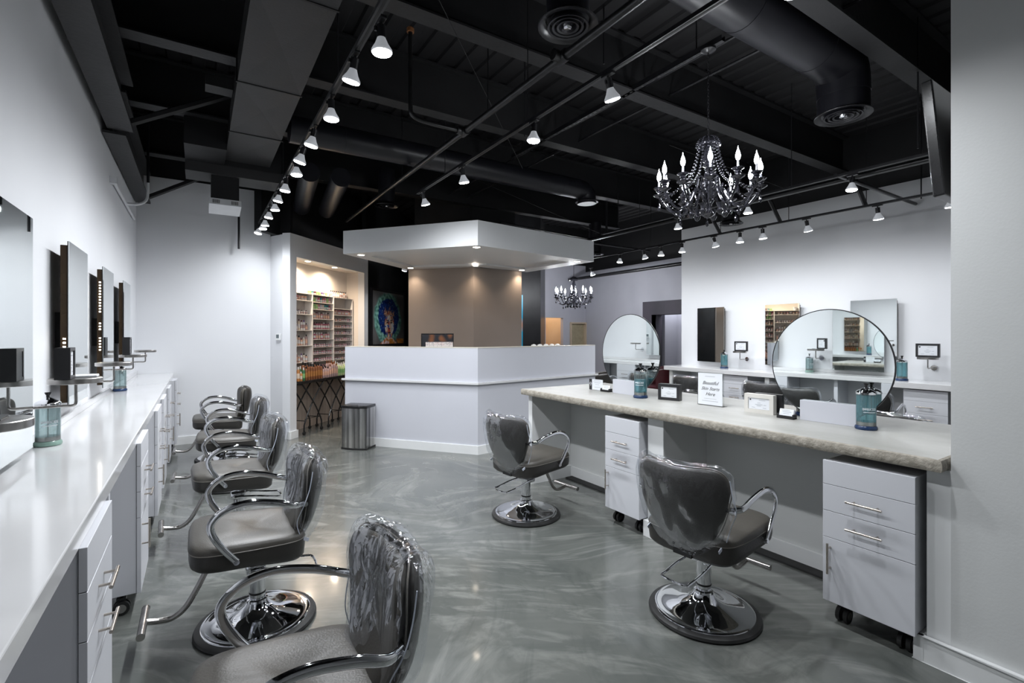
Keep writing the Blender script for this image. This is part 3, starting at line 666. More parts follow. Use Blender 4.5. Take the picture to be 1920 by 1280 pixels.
# trash bin
t = thing('trash_bin', 'stainless steel bin with black lid beside the reception desk', 'bin', (1.72, 6.28, 0), R(-45))
def dbox(w, d, z0, z1, bulge=.03, n=10, s=1):
    pts = [(-w / 2 * s, d / 2 * s), (-w / 2 * s, -d / 2 * s + .03)] + [(-w / 2 * s + w * s * i / n, -d / 2 * s - bulge * (1 - ((i / n) * 2 - 1) ** 2)) for i in range(n + 1)] + [(w / 2 * s, -d / 2 * s + .03), (w / 2 * s, d / 2 * s)]
    return G().prism(pts, z0, z1)
dbox(.34, .22, .02, .515).build('steel_body', mat('streaked bin steel', (.85, .84, .82), .24, 1.0, noise=(16, (.10, .10, .10), 3, (1, 1, .02))), t)
dbox(.352, .232, 0, .022).build('base_ring', M_rubber, t)
dbox(.352, .232, .516, .55).build('lid', M_plast, t, bevel=.006)
G().box(-.10, .03, -.10, -.06, .5501, .553).build('lid_slot', M_rubber, t, smooth=False)

# ------------------------------------------------------------------ salon chairs
def pillow(fn_out, fn_pos, T, nr=9, na=40, edge=3.2):
    """closed cushion: fn_out(theta)->(a,b) on the outline, fn_pos(a,b,t)->xyz, T thickness each side"""
    vs = []; fs = []
    for side in (1, -1):
        base = len(vs)
        vs.append(fn_pos(0, 0, side * T))
        for j in range(1, nr + 1):
            r = 1 - (1 - j / nr) ** 1.7
            tt = T * max(0, 1 - r ** edge) ** .5
            for i in range(na):
                a, b = fn_out(2 * pi * i / na); vs.append(fn_pos(a * r, b * r, side * tt))
        def ix(j, i): return base + (0 if j == 0 else 1 + (j - 1) * na + i % na)
        for i in range(na):
            f = (ix(0, 0), ix(1, i), ix(1, i + 1)); fs.append(f if side > 0 else f[::-1])
            for j in range(1, nr):
                f = (ix(j, i), ix(j + 1, i), ix(j + 1, i + 1), ix(j, i + 1)); fs.append(f if side > 0 else f[::-1])
    # weld the rims
    g = G(); g.add(vs, fs); return g
def sq(th, e=2.8):
    c, s_ = cos(th), sin(th); return (math.copysign(abs(c) ** (2 / e), c), math.copysign(abs(s_) ** (2 / e), s_))
def sqb(th):
    e = 5.0 if sin(th) > 0 else 2.5
    return sq(th, e)
def back_pos(hw, zc, hh, off, fold=0, seed=0):
    def f(a, b, t):
        z = zc + hh * b
        k = (b + 1) / 2
        wd = .52 + .48 * min(1, (k * 1.5)) ** .75 + .03 * sin(k * pi)
        if k > .9: wd -= (k - .9) * .35
        y = hw * a * wd
        z += .034 * (a * a - .35) * max(0, b) - .012 * max(0, b)
        x = -.155 - .115 * k - .03 * sin(k * pi) + .075 * (a * wd) ** 2 * (.35 + .65 * k) + off - t
        if fold:
            n1 = mn.noise(Vector((y * 9 + seed, z * 5, seed))); n2 = mn.noise(Vector((y * 15 + seed, z * 9, 3)))
            x += fold * (n1 * 1.0 + n2 * .5); y += fold * .8 * mn.noise(Vector((z * 12, y * 4, 5 + seed))); z += fold * .5 * n2 * max(0, b)
        return (x, y, z)
    return f
def make_chair(covered, seed=0, name='salon_chair'):
    t = thing(name, '', 'salon chair')
    G().lathe([(.0001, .010), (.20, .010), (.262, .004), (.272, .003), (.276, .010), (.271, .020), (.256, .027), (.238, .029)], 56).build('base_rim', M_rubber, t)
    G().lathe([(.247, .026), (.245, .031), (.238, .034), (.228, .0325), (.20, .036), (.13, .050), (.085, .070), (.058, .095), (.045, .118), (.0001, .12)], 56).build('base_plate', M_chrome, t)
    G().lathe([(.036, .10), (.047, .104), (.050, .112), (.047, .121), (.036, .125)], 28).build('base_collar', M_chrome, t)
    G().lathe([(.037, .118), (.037, .285), (.040, .288), (.040, .312), (.0001, .314)], 28).build('pump_column', M_chrome, t)
    G().lathe([(.0375, .148), (.0385, .150), (.0385, .156), (.0375, .158)], 24).build('column_seal', M_rubber, t)
    G().lathe([(.018, .31), (.018, .372), (.0001, .373)], 16).build('piston', M_chrome, t)
    G().box(-.035, .055, -.052, .052, .262, .312).build('pump_housing', M_chrome, t, bevel=.012)
    G().tube(catmull([(.035, .058, .285), (-.02, .064, .285), (-.12, .075, .272), (-.22, .078, .250), (-.265, .068, .245), (-.268, -.052, .245), (-.225, -.068, .250), (-.12, -.070, .268), (-.02, -.062, .285), (.035, -.058, .285)], 5), .0058, 8).build('pump_handle', M_chrome, t)
    G().box(-.13, .17, -.13, .13, .362, .384).build('seat_mount', M_gap, t, smooth=False, bevel=.004)
    # seat: rounded block with softly domed top
    def seat(a, b, z, k=1): return (.045 + .245 * a * k, .255 * b * k * (1 - .05 * max(0, -a)), z + .012 * a)
    prof = [(.80, .380), (.93, .383), (.985, .398), (1.0, .420), (1.0, .462)]
    topp = [(.992, .477), (.965, .490), (.91, .4975), (.80, .501), (.6, .500), (.35, .497), (.12, .495)]
    na = 56
    def ring(pr):
        vs = []
        for k, z in pr:
            for i in range(na):
                a, b = sq(2 * pi * i / na, 5.5); zz = z + (-.020 * max(0, -a) * (1 if z < .40 else 0))
                vs.append(seat(a, b, zz, k))
        return vs
    g = G(); vs = ring(prof); fs = [(j * na + i, j * na + (i + 1) % na, (j + 1) * na + (i + 1) % na, (j + 1) * na + i) for j in range(len(prof) - 1) for i in range(na)]
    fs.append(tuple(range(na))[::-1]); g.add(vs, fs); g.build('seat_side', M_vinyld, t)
    g = G(); vs = ring([(1.0, .462)] + topp); m = len(topp) + 1
    fs = [(j * na + i, j * na + (i + 1) % na, (j + 1) * na + (i + 1) % na, (j + 1) * na + i) for j in range(m - 1) for i in range(na)]
    fs.append(tuple((m - 1) * na + i for i in range(na))); g.add(vs, fs); g.build('seat_cushion', M_vinyl, t)
    G().tube([seat(*sq(2 * pi * i / 64, 5.5), .4635, 1.0) for i in range(64)], .0026, 5, closed=True).build('seat_piping', M_welt, t)
    # back
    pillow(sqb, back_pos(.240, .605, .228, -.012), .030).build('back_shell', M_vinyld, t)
    pillow(sqb, back_pos(.228, .612, .210, .030), .030).build('back_cushion', M_vinyl, t)
    G().tube([back_pos(.241, .605, .229, .008)(*sqb(2 * pi * i / 64), 0) for i in range(64)], .0028, 5, closed=True).build('back_piping', M_welt, t)
    G().box(-.20, -.09, -.05, .05, .352, .372).tube([(-.17, 0, .36), (-.185, 0, .45)], .02, 6).build('back_bracket', M_gap, t, smooth=False)
    for s in (-1, 1):
        y0 = .262 * s
        pts = catmull([(-.178, .235 * s, .632), (-.13, .268 * s, .640), (-.05, y0 + .012 * s, .668), (.06, y0 + .014 * s, .688), (.150, y0 + .012 * s, .672), (.203, y0 + .01 * s, .625), (.200, y0 + .008 * s, .572), (.160, y0 + .005 * s, .500), (.108, y0 + .004 * s, .432)], 6)
        a_ = G().tube(pts, .0155, 12, flat=.62, up=(0, 0, 1)).build('armrest', M_chrome, t)
        G().tube([(-.182, .205 * s, .630), (-.182, .262 * s, .632)], .011, 12).build('arm_bolt', M_chrome, a_)
        G().tube([(.108, .225 * s, .430), (.108, .277 * s, .432)], .012, 12).build('arm_bolt', M_chrome, a_)
    ft = G().tube(catmull([(.10, .0, .372), (.16, 0, .368), (.205, 0, .335), (.255, 0, .24), (.30, 0, .165), (.35, 0, .130), (.41, 0, .132), (.455, 0, .142)], 6), .0135, 12).build('footrest_tube', M_steel, t)
    G().tube([(.46, -.13, .143), (.46, .13, .143)], .016, 14).tube([(.46, -.1305, .143), (.46, -.134, .143)], .017, 14).tube([(.46, .1305, .143), (.46, .134, .143)], .017, 14).build('footrest_bar', M_steel, ft)
    if covered:
        pillow(sqb, back_pos(.262, .602, .258, .004, .019, seed), .068, 15, 84, 5).build('plastic_cover', M_film, t)
        s = -1
        G().box(-.025, .025, -.002, .002, -.008, .008, 0, Matrix.Translation((-.185, -.196, .445)) @ Matrix.Rotation(-.45, 4, 'Y')).build('tape_strip', M_tape, t, smooth=False)
        G().box(-.025, .025, -.002, .002, -.008, .008, 0, Matrix.Translation((-.185, .196, .445)) @ Matrix.Rotation(-.45, 4, 'Y')).build('tape_strip', M_tape, t, smooth=False)
        for s in (-1, 1):
            G().tube(catmull([(-.215, .252 * s, .78), (-.20, .258 * s, .70), (-.175, .262 * s, .63), (-.15, .222 * s, .54), (-.165, .208 * s, .47), (-.18, .195 * s, .43)], 5), .0022, 5).build('cover_seam', M_tape, t)
    return t
CH1 = make_chair(True, 1)
CH2 = make_chair(False)
gl = 'chairs along the left counter'
CH1.location = (.265, 1.455, 0); CH1.rotation_euler.z = pi; CH1['label'] = 'nearest salon chair with plastic-covered back, at the bottom edge of the photo'; CH1['group'] = gl
dup(CH1, (.253, 2.763, 0), pi, 'second salon chair from the camera on the left, round chrome base fully in view', gl)
dup(CH1, (.253, 4.05, 0), pi + .04, 'third salon chair from the camera on the left, plastic-covered back', gl)
dup(CH1, (.275, 5.38, 0), pi - .03, 'fourth salon chair on the left, plastic cover, just before the bare-backed one', gl)
CH2.location = (.24, 6.6, 0); CH2.rotation_euler.z = pi; CH2['label'] = 'farthest salon chair on the left, its taupe back without plastic cover'; CH2['group'] = gl
gi = 'chairs on the aisle side of the island'
dup(CH1, (2.215, 1.599, 0), .10, 'salon chair with its back to camera by the near island cabinet', gi)
dup(CH1, (2.215, 3.234, 0), .12, 'salon chair by the far end of the island, in front of reception desk', gi)
gf = 'chairs beyond the island'
dup(CH1, (4.27, 1.60, 0), pi, 'salon chair behind the island, only its plastic-covered top seen beside the pillar', gf)
dup(CH1, (4.27, 3.23, 0), pi + .1, 'salon chair behind the island, glimpsed beside the handwritten-style sign', gf)
gr = 'chairs facing the right mirror wall'
for y, lab in ((4.45, 'salon chair at the far end of the right wall, behind the black certificate'), (3.38, 'salon chair at the right wall seen between sign and white frame'), (2.32, 'salon chair at the right wall hidden behind the larger round mirror'), (1.30, 'salon chair at the right wall cut off by the pillar edge')):
    dup(CH1, (6.0, y, .03), .12, lab, gr)
# waiting chairs
def tub(label, loc, rz, m):
    t = thing('waiting_chair', label, 'chair', loc, rz)
    def f(u, v):
        a = -pi * .62 + 1.24 * pi * u; r = .27 + .02 * v; return (-r * cos(a), r * sin(a), .40 + .42 * v * (1 - .45 * abs(u - .5) ** 1.5))
    g = G().grid(f, 24, 6); g.grid(lambda u, v: tuple(c * (.86 if i < 2 else 1) for i, c in enumerate(f(u, v))), 24, 6); g.build('curved_back', m, t)
    pts = [f(i / 23, 1) for i in range(24)]; G().tube([(x * .93, y * .93, z) for x, y, z in pts], .022, 8).build('top_roll', m, t)
    G().lathe([(.0001, .36), (.24, .36), (.26, .38), (.26, .44), (.23, .46), (.0001, .465)], 24).build('seat', m, t)
    G().lathe([(.0001, .0), (.24, .0), (.24, .02), (.05, .05), (.035, .08), (.035, .36)], 24).build('pedestal', M_chrome, t)
tub('dark round-backed chair just right of the reception desk end', (5.50, 5.97, 0), 2.4, M_vinyld)
tub('burgundy round-backed chair by the plum portal', (7.45, 6.35, .0), 2.4, M_burg)

# ------------------------------------------------------------------ rolling cabinets and left counter
def make_cab(w_, zt, dp=.44, name='rolling_cabinet'):
    """front faces +x? front plane x=0 looking to -x (local); body behind towards +x; y from 0 to w_"""
    t = thing(name, '', 'cabinet'); L = [zt, zt - .12, zt - .252, zt - .385, .113]
    G().box(.019, dp, .004, w_ - .004, .113, zt - .002).build('body', M_cab, t, smooth=False, bevel=.002)
    G().box(.002, .019, .003, w_ - .003, .116, zt - .004).build('front_gap', M_gap, t, smooth=False)
    for k in range(3):
        d = G().box(0, .0185, 0, w_, L[k + 1] + .0022, L[k]).build('drawer', M_cab, t, smooth=False, bevel=.0012)
        if k:
            zc = L[k] - .058; yc = w_ * .5
            h = G().tube([(-.032, yc - .075, zc), (-.032, yc + .075, zc)], .0055, 10)
            for q in (-.048, .048): h.tube([(-.032, yc + q, zc), (.001, yc + q, zc)], .0042, 8)
            h.build('handle', M_nickel, d)
    d = G().box(0, .0185, 0, w_, L[4], L[3]).build('door', M_cab, t, smooth=False, bevel=.0012)
    h = G().tube([(-.032, w_ - .035, L[3] - .17), (-.032, w_ - .035, L[3] - .02)], .0055, 10)
    for q in (-.145, -.045): h.tube([(-.032, w_ - .035, L[3] + q), (.001, w_ - .035, L[3] + q)], .0042, 8)
    h.build('handle', M_nickel, d)
    for x, y in ((.085, .06), (.085, w_ - .06), (dp - .05, .05), (dp - .05, w_ - .05)):
        c = G().tube([(x, y, .112), (x, y, .075)], .008, 8).box(x - .02, x + .02, y - .022, y + .022, .078, .09).build('caster', M_plast, t)
        for q in (-1, 1):
            G().tube([(x, y + q * .026, .036), (x, y + q * .008, .036)], .036, 18).tube([(x, y + q * .0275, .036), (x, y + q * .0255, .036)], .022, 14, 1).build('wheel', [M_rubber, M_steel], c)
    return t
cb = make_cab(.378, .815)
cb.location = (2.655, .848, 0); cb['label'] = 'white rolling cabinet under the island beside the pillar'; cb['group'] = 'rolling cabinets under the island'
cb2 = make_cab(.345, .815); cb2.location = (2.655, 2.448, 0); cb2['label'] = 'white rolling cabinet under the island left of the middle post'; cb2['group'] = 'rolling cabinets under the island'
cl = make_cab(.44, .883, .385)
cl.location = (-.246, 2.14, 0); cl.rotation_euler.z = pi; cl['label'] = 'nearest white rolling cabinet under the left counter, at the photo bottom left'; g2 = 'rolling cabinets under the left counter'; cl['group'] = g2
for y, lab in ((3.60, 'second white rolling cabinet under the left counter, black caster showing'), (4.86, 'third white rolling cabinet from the camera under the left counter'), (5.62, 'fourth white rolling cabinet from the camera under the left counter'), (6.62, 'fifth white rolling cabinet under the left counter, next to last'), (7.60, 'farthest white rolling cabinet under the left counter by the back wall')):
    dup(cl, (-.246 if y < 7 else -.215, y, 0), pi, lab, g2)
for y, lab in ((3.98, 'white rolling cabinet at the right wall behind the small sign'), (1.80, 'white rolling cabinet at the right wall beside the pillar'), (2.95, 'white rolling cabinet at the right wall behind the larger round mirror')):
    dup(cb, (6.49, y, .03), 0, lab, 'rolling cabinets at the right wall')
t = thing('left_counter', 'long white quartz counter running along the left mirror wall', 'counter', (XL, 3, .94))
G().box(.001, .389, -3.2, 4.705, -.055, 0).build('worktop', M_counter, t, smooth=False, bevel=.004)
G().box(.001, .016, -3.2, 4.705, .0005, .045).build('backsplash', M_counter, t, smooth=False, bevel=.002)
for y in (1.2, 2.62, 3.9, 5.0, 6.0):
    G().box(.002, .34, y - 3 - .02, y - 3 + .02, -.94, -.056).build('support_panel', M_cab, t, smooth=False)
t = thing('right_counter', 'long white counter along the right mirror wall', 'counter', (XR, 3, .92))
G().box(-.50, -.001, -3.0, 2.42, -.065, 0).build('worktop', M_counter, t, smooth=False, bevel=.004)
for y in (5.30, 3.7, 2.68, .9): G().box(-.47, -.002, y - 3 - .03, y - 3 + .03, -.92, -.066).build('support_panel', M_wallgrey, t, smooth=False)

# ------------------------------------------------------------------ island
t = thing('island_counter', 'long double-sided island with thick cast concrete top', 'island', (3.2, 2.4, 0))
def slab(x0, x1, y0, y1, z0, z1):
    g = G(); nx, ny, nz = 14, 60, 4; r = .014
    # top/bottom grids and a rough side band
    def P(x, y, z):
        n_ = mn.noise(Vector((x * 14, y * 14, z * 20))) * .0007 + mn.noise(Vector((x * 45, y * 45, z * 50))) * .0009
        return n_
    per = []
    N1, N2 = 16, 70
    for i in range(N1): per.append((x0 + (x1 - x0) * i / N1, y0, 0, -1))
    for i in range(N2): per.append((x1, y0 + (y1 - y0) * i / N2, 1, 0))
    for i in range(N1): per.append((x1 - (x1 - x0) * i / N1, y1, 0, 1))
    for i in range(N2): per.append((x0, y1 - (y1 - y0) * i / N2, -1, 0))
    lv = [(z1, -r, 0), (z1 - .004, -.004, 0), (z1 - r, 0, 1), (z1 - .03, .001, 1), (z0 + .01, 0, 1), (z0, -.004, 1)]
    vs = []
    for z, o, k in lv:
        for x, y, a, b in per: d = o + (P(x, y, z) if k else 0); vs.append((x + a * d + (0 if a else 0), y + b * d, z + (P(y, x, z) * 1.3 if k and z < z0 + .005 else 0)))
    n_ = len(per); fs = [(j * n_ + (i + 1) % n_, j * n_ + i, (j + 1) * n_ + i, (j + 1) * n_ + (i + 1) % n_) for j in range(len(lv) - 1) for i in range(n_)]
    side = G().add(vs, fs); side.add(vs[-n_:], [tuple(range(n_))]); top = G().add(vs[:n_], [tuple(range(n_))])
    return top, side
a_, b_ = slab(-.55, .55, -1.645, 1.56, .858, .912)
a_.build('concrete_top', M_conc, t, smooth=False); b_.build('concrete_edge', M_concedge, t)
for y0, y1 in ((3.87, 3.93), (2.285, 2.425)):
    G().box(-.48, .48, y0 - 2.4, y1 - 2.4, 0, .857).build('support_post', M_base if y1 > 3 else M_base, t, smooth=False, bevel=.003)
    G().box(-.505, -.4801, y0 - 2.4 - .02, y1 - 2.4 + .02, 0, .112).box(-.48, 0, y0 - 2.42, y0 - 2.4001, 0, .112).box(-.48, 0, y1 - 2.3999, y1 - 2.38, 0, .112).build('post_plinth', M_base, t, smooth=False)
G().box(-.475, .46, .7455 - 2.4, .829 - 2.4, 0, .857).build('support_post', M_base, t, smooth=False)
G().box(0, .03, -1.56, 1.47, 0, .857).build('back_panel', M_wallgrey, t, smooth=False)
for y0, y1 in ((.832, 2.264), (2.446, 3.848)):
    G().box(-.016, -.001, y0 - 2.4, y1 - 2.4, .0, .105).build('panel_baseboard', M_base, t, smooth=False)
    G().box(-.10, -.017, y0 - 2.4 + .02, y1 - 2.4 - .02, .001, .012).build('floor_shade_strip', M_gap, t, smooth=False)  # shade under the worktop overhang, put in as a thin near-black strip

# round double-sided mirrors on the island
def rmirror(label, y, zc, r, by0, by1, rz=0):
    t = thing('round_mirror', label, 'mirror', (3.2, y, .912), R(rz))
    M = Matrix.Translation((0, 0, zc - .912)) @ Matrix.Rotation(R(90), 4, 'Y')
    G().lathe([(.0001, -.0055), (r - .004, -.0055)], 96, 0, M).build('mirror_glass', M_mirror, t, label='mirror face towards the aisle')
    G().lathe([(r - .004, .0055), (.0001, .0055)], 96, 0, M).build('mirror_glass', M_mirror, t)
    G().lathe([(r - .005, -.007), (r, -.0065), (r + .001, 0), (r, .0065), (r - .005, .007), (r - .005, -.007)], 96, 0, M).build('black_rim', M_frameblk, t)
    G().box(-.032, -.0075, by0 - y, by1 - y, .0, .125).build('base_block', M_glossw, t, smooth=False, bevel=.002)
    G().box(.0075, .032, by0 - y, by1 - y, .0, .125).build('base_block', M_glossw, t, smooth=False, bevel=.002)
rmirror('smaller-looking round mirror at the far end of the island', 3.055, 1.278, .342, 2.925, 3.235, .2)
rmirror('large round mirror on the island nearer the pillar', 1.445, 1.262, .335, 1.285, 1.595, 2.3)

# ------------------------------------------------------------------ wall mirrors
def wmirror(label, x, y0, y1, z0, z1, s, lit=None, group=None):
    t = thing('wall_mirror', label, 'mirror', (x, (y0 + y1) / 2, z0), 0 if s > 0 else pi - R(4.2), group); h = z1 - z0; hw = (y1 - y0) / 2
    d = .034
    G().box(0, .004, -hw, hw, 0, h).build('mirror_glass', M_mirror, t, smooth=False)
    G().box(-.004, -.0002, -hw, hw, 0, h).build('glass_back', M_frameblk, t, smooth=False)
    G().box(-d, -.0042, -hw + .008, hw - .008, .02, h - .02).build('bronze_casing', M_bronze, t, smooth=False, bevel=.003)
    G().box(-.077 if s > 0 else -.059, -d - .0002, -.12, .12, .3, .5).build('mounting_cleat', M_gap, t, smooth=False)
    if lit:
        k = 0; z = .08
        while z < h - .10:
            if any(a < z < b for a, b in lit):
                G().box(-.022, -.012, -hw + .004, -hw + .0078, z, z + .008).build('led_dot', M_led, t, smooth=False)
            z += .021
    return t
gm = 'frameless mirrors on the left wall'
wmirror('nearest tall mirror on left wall, cut off by the photo edge', -.572, 2.20, 2.745, .985, 1.92, 1, None, gm)
wmirror('second tall mirror on left wall with three small lit leds', -.572, 3.42, 3.93, 1.065, 1.935, 1, [(.27, .37)], gm)
wmirror('third tall mirror on left wall with long row of lit leds', -.572, 4.53, 5.03, 1.06, 1.93, 1, [(.25, .36), (.40, .46), (.54, .80)], gm)
wmirror('farthest tall mirror on left wall, edge unlit', -.572, 5.68, 6.19, 1.06, 1.935, 1, None, gm)
gm = 'frameless mirrors on the right wall'
wmirror('right wall mirror nearest the far room, reflecting mostly black', 6.9, 4.60, 5.11, .998, 1.862, -1, None, gm)
wmirror('right wall mirror reflecting the product shelves, left of large round mirror', 6.9, 3.47, 3.97, .998, 1.862, -1, None, gm)
wmirror('right wall mirror partly behind the large round mirror', 6.9, 2.37, 2.87, .998, 1.86, -1, None, gm)

# ------------------------------------------------------------------ round shelves on bent arms
def make_tray():
    t = thing('round_shelf', '', 'shelf')
    G().lathe([(.0001, 0), (.093, 0), (.095, .002), (.095, .021), (.093, .023), (.0001, .023)], 56).build('steel_disc', M_steelround, t)
    G().tube(catmull([(0, 0, 0), (0, 0, -.05), (0, .0, -.088), (-.012, 0, -.10), (-.05, 0, -.10), (-.178, 0, -.10)], 4), .0062, 10).build('bent_arm', M_steel, t)
    G().tube([(-.178, 0, -.10), (-.189, 0, -.10)], .030, 24).build('wall_plate', M_chrome, t)
    return t
tr = make_tray(); gt = 'round steel shelves on the left wall'
tr.location = (-.46, 1.775, 1.205); tr['label'] = 'nearest round steel shelf, cut off at the left photo edge'; tr['group'] = gt
for y, z, lab in ((2.90, 1.228, 'round steel shelf holding the black frame, left wall'), (4.08, 1.24, 'third round steel shelf from the camera on the left wall'), (5.20, 1.25, 'fourth round steel shelf on left wall, with small dark frame'), (6.35, 1.255, 'farthest round steel shelf on left wall near the back corner')):
    dup(tr, (-.46, y, z), 0, lab, gt)
for y, lab in ((4.27, 'round steel shelf on right wall beside the dark-looking mirror'), (2.05, 'round steel shelf on right wall next to the pillar'), (3.15, 'round steel shelf on right wall behind the larger round mirror')):
    dup(tr, (6.77, y, 1.165), pi, lab, 'round steel shelves on the right wall')

def frame(label, loc, rz, w_, h_, d_, m, bw, logo=True, lean=0, group=None):
    """front faces local -y"""
    t = thing('picture_frame', label, 'picture frame', loc, rz, group)
    g = G().box(-w_ / 2, w_ / 2, -d_ / 2, d_ / 2, 0, bw).box(-w_ / 2, w_ / 2, -d_ / 2, d_ / 2, h_ - bw, h_).box(-w_ / 2, -w_ / 2 + bw, -d_ / 2, d_ / 2, bw, h_ - bw).box(w_ / 2 - bw, w_ / 2, -d_ / 2, d_ / 2, bw, h_ - bw)
    g.build('frame', m, t, smooth=False)
    G().box(-w_ / 2 + bw, w_ / 2 - bw, d_ / 2 - .008, d_ / 2 - .002, bw, h_ - bw).build('backing', M_frameblk, t, smooth=False)
    yf = -d_ / 2 + .006
    G().box(-w_ / 2 + bw + .001, w_ / 2 - bw - .001, yf, yf + .002, bw + .001, h_ - bw - .001).build('certificate', M_paper, t, smooth=False)
    iw = w_ - 2 * bw; ih = h_ - 2 * bw; g = G()
    rows = [(.80, .30, .15), (.56, .14, 0), (.42, .34, -.0), (.40, .12, .28), (.30, .20, 0), (.14, .16, -.26), (.14, .16, .26)]
    for f, ww, xo in rows: g.box(xo * iw - ww * iw / 2, xo * iw + ww * iw / 2, yf - .0012, yf - .0002, bw + f * ih, bw + f * ih + ih * .022)
    g.build('printed_lines', M_inkgrey, t, smooth=False, kind='stuff')
    if logo: G().lathe([(.0001, 0), (ih * .07, 0), (ih * .07, .0008), (.0001, .0008)], 16, 0, Matrix.Translation((-iw * .40, yf - .0003, bw + ih * .83)) @ Matrix.Rotation(R(90), 4, 'X')).build('round_emblem', M_ink, t)
    return t
HP = -R(90)          # front towards -x
frame('black box frame with certificate standing on the island', (3.215, 2.635, .912), R(-72), .175, .130, .06, M_frameblk, .022)
frame('white frame with certificate on the island near the card holder', (3.20, 1.872, .912), R(-86), .195, .128, .045, M_framewht, .026)
G().box(-.09, .09, -.018, .018, 0, .13).build('frame_back_box', M_frameblk, None, smooth=False, label='black box frame standing back to back with the white frame', category='picture frame')
o = bpy.data.objects['frame_back_box']; o.location = (3.262, 1.845, .912); o.rotation_euler.z = R(-86); o.name = 'picture_frame'
frame('black box frame on the second round shelf, left wall', (-.485, 2.835, 1.2525), R(90), .105, .136, .052, M_frameblk, .014)
frame('small dark frame on the fourth round shelf, left wall', (-.49, 5.10, 1.2745), R(90), .115, .145, .05, M_frameblk, .014)
frame('small black certificate frame on the right wall shelf between mirrors', (6.77, 4.25, 1.1885), HP, .20, .145, .03, M_frameblk, .017)
frame('small black certificate frame on the shelf next to pillar', (6.77, 2.05, 1.1885), HP, .21, .150, .03, M_frameblk, .019)
frame('small black certificate frame on the shelf behind the round mirror', (6.77, 3.15, 1.1885), HP, .20, .145, .03, M_frameblk, .018)
# folded cards lying on shelves
for loc, rz, lab in (((-.44, 2.955, 1.2525), 1.2, 'white card lying on the second round shelf'), ((-.47, 1.775, 1.2285), 1.3, 'dark folder lying on the nearest round shelf')):
    G().box(-.05, .05, -.035, .035, 0, .004).box(-.049, .049, -.034, .034, .004, .007, 1, Matrix.Rotation(R(3), 4, 'X')).build('card', [M_paper if 'white' in lab else M_plast, M_base if 'white' in lab else M_frameblk], smooth=False, label=lab, category='card').location = loc

# acrylic sign
t = thing('acrylic_sign', 'white acrylic counter sign with flowing script on the island', 'sign', (3.215, 2.262, .912), HP + R(4))
G().box(-.105, .105, -.006, .006, 0, .248).build('acrylic_holder', M_acryl, t, smooth=False, bevel=.001)
G().box(-.105, .105, -.006, .05, -.0, .004).build('foot', M_acryl, t, smooth=False)
G().box(-.098, .098, -.0075, -.0062, .006, .242).build('paper_insert', M_paper, t, smooth=False)
for s_, z, sz in (('Beautiful', .168, .036), ('Skin Starts', .126, .034), ('Here', .086, .036)):
    text(s_, sz, M_ink, 'script_lettering', t, (0, -.0079, z), (R(90), 0, 0), .45)
G().box(-.04, .04, -.0082, -.0076, .217, .219).box(-.05, .05, -.0082, -.0076, .052, .0535).box(-.065, .065, -.0082, -.0076, .034, .036).build('fine_print', M_inkgrey, t, smooth=False, kind='stuff')
# flyer with dark strip, card holders
t = thing('flyer_stand', 'small upright flyer with dark logo strip at the far island end', 'flyer', (3.17, 3.455, .912), HP + R(6))
G().box(-.085, .085, -.002, .002, 0, .105).build('acrylic_holder', M_acryl, t, smooth=False)
G().box(-.05, .083, -.0035, -.0021, .006, .104).build('paper', M_paper, t, smooth=False)
G().box(-.085, -.0501, -.0036, -.0021, .004, .106).build('dark_strip', M_frameblk, t, smooth=False)
G().lathe([(.010, 0), (.013, 0), (.013, .0006), (.010, .0006)], 20, 0, Matrix.Translation((-.0675, -.0038, .062)) @ Matrix.Rotation(R(90), 4, 'X')).box(-.0765, -.0585, -.0046, -.0038, .0612, .0628).box(-.0765, -.0585, -.0046, -.0038, .040, .0412).build('round_logo', M_paper, t)
g = G()
for z, a, b in ((.092, -.03, .065), (.080, -.035, .07), (.070, -.02, .05), (.055, -.01, .04), (.030, -.02, .05)): g.box(a, b, -.0042, -.0036, z, z + .0022)
g.build('fine_print', M_inkgrey, t, smooth=False, kind='stuff')
def cardholder(label, loc, rz):
    t = thing('card_holder', label, 'card holder', loc, rz)
    G().box(-.05, .05, -.02, .03, 0, .005).box(-.05, .05, -.022, -.018, 0, .020).box(-.05, -.046, -.02, .03, 0, .03).box(.046, .05, -.02, .03, 0, .03).build('black_tray', M_plast, t, smooth=False)
    M = Matrix.Rotation(R(-18), 4, 'X')
    G().box(-.044, .044, -.010, .006, .006, .058, 0, M).build('card_stack', M_paper, t, smooth=False)
    G().box(-.03, .02, -.0112, -.0102, .048, .050, 0, M).box(-.025, .03, -.0112, -.0102, .038, .040, 0, M).box(-.02, .02, -.0112, -.0102, .028, .0295, 0, M).build('fine_print', M_inkgrey, t, smooth=False, kind='stuff')
cardholder('business card holder at the far end of the island', (3.175, 3.33, .912), HP + R(5))
cardholder('business card holder beside the large round mirror', (3.14, 1.665, .912), HP)

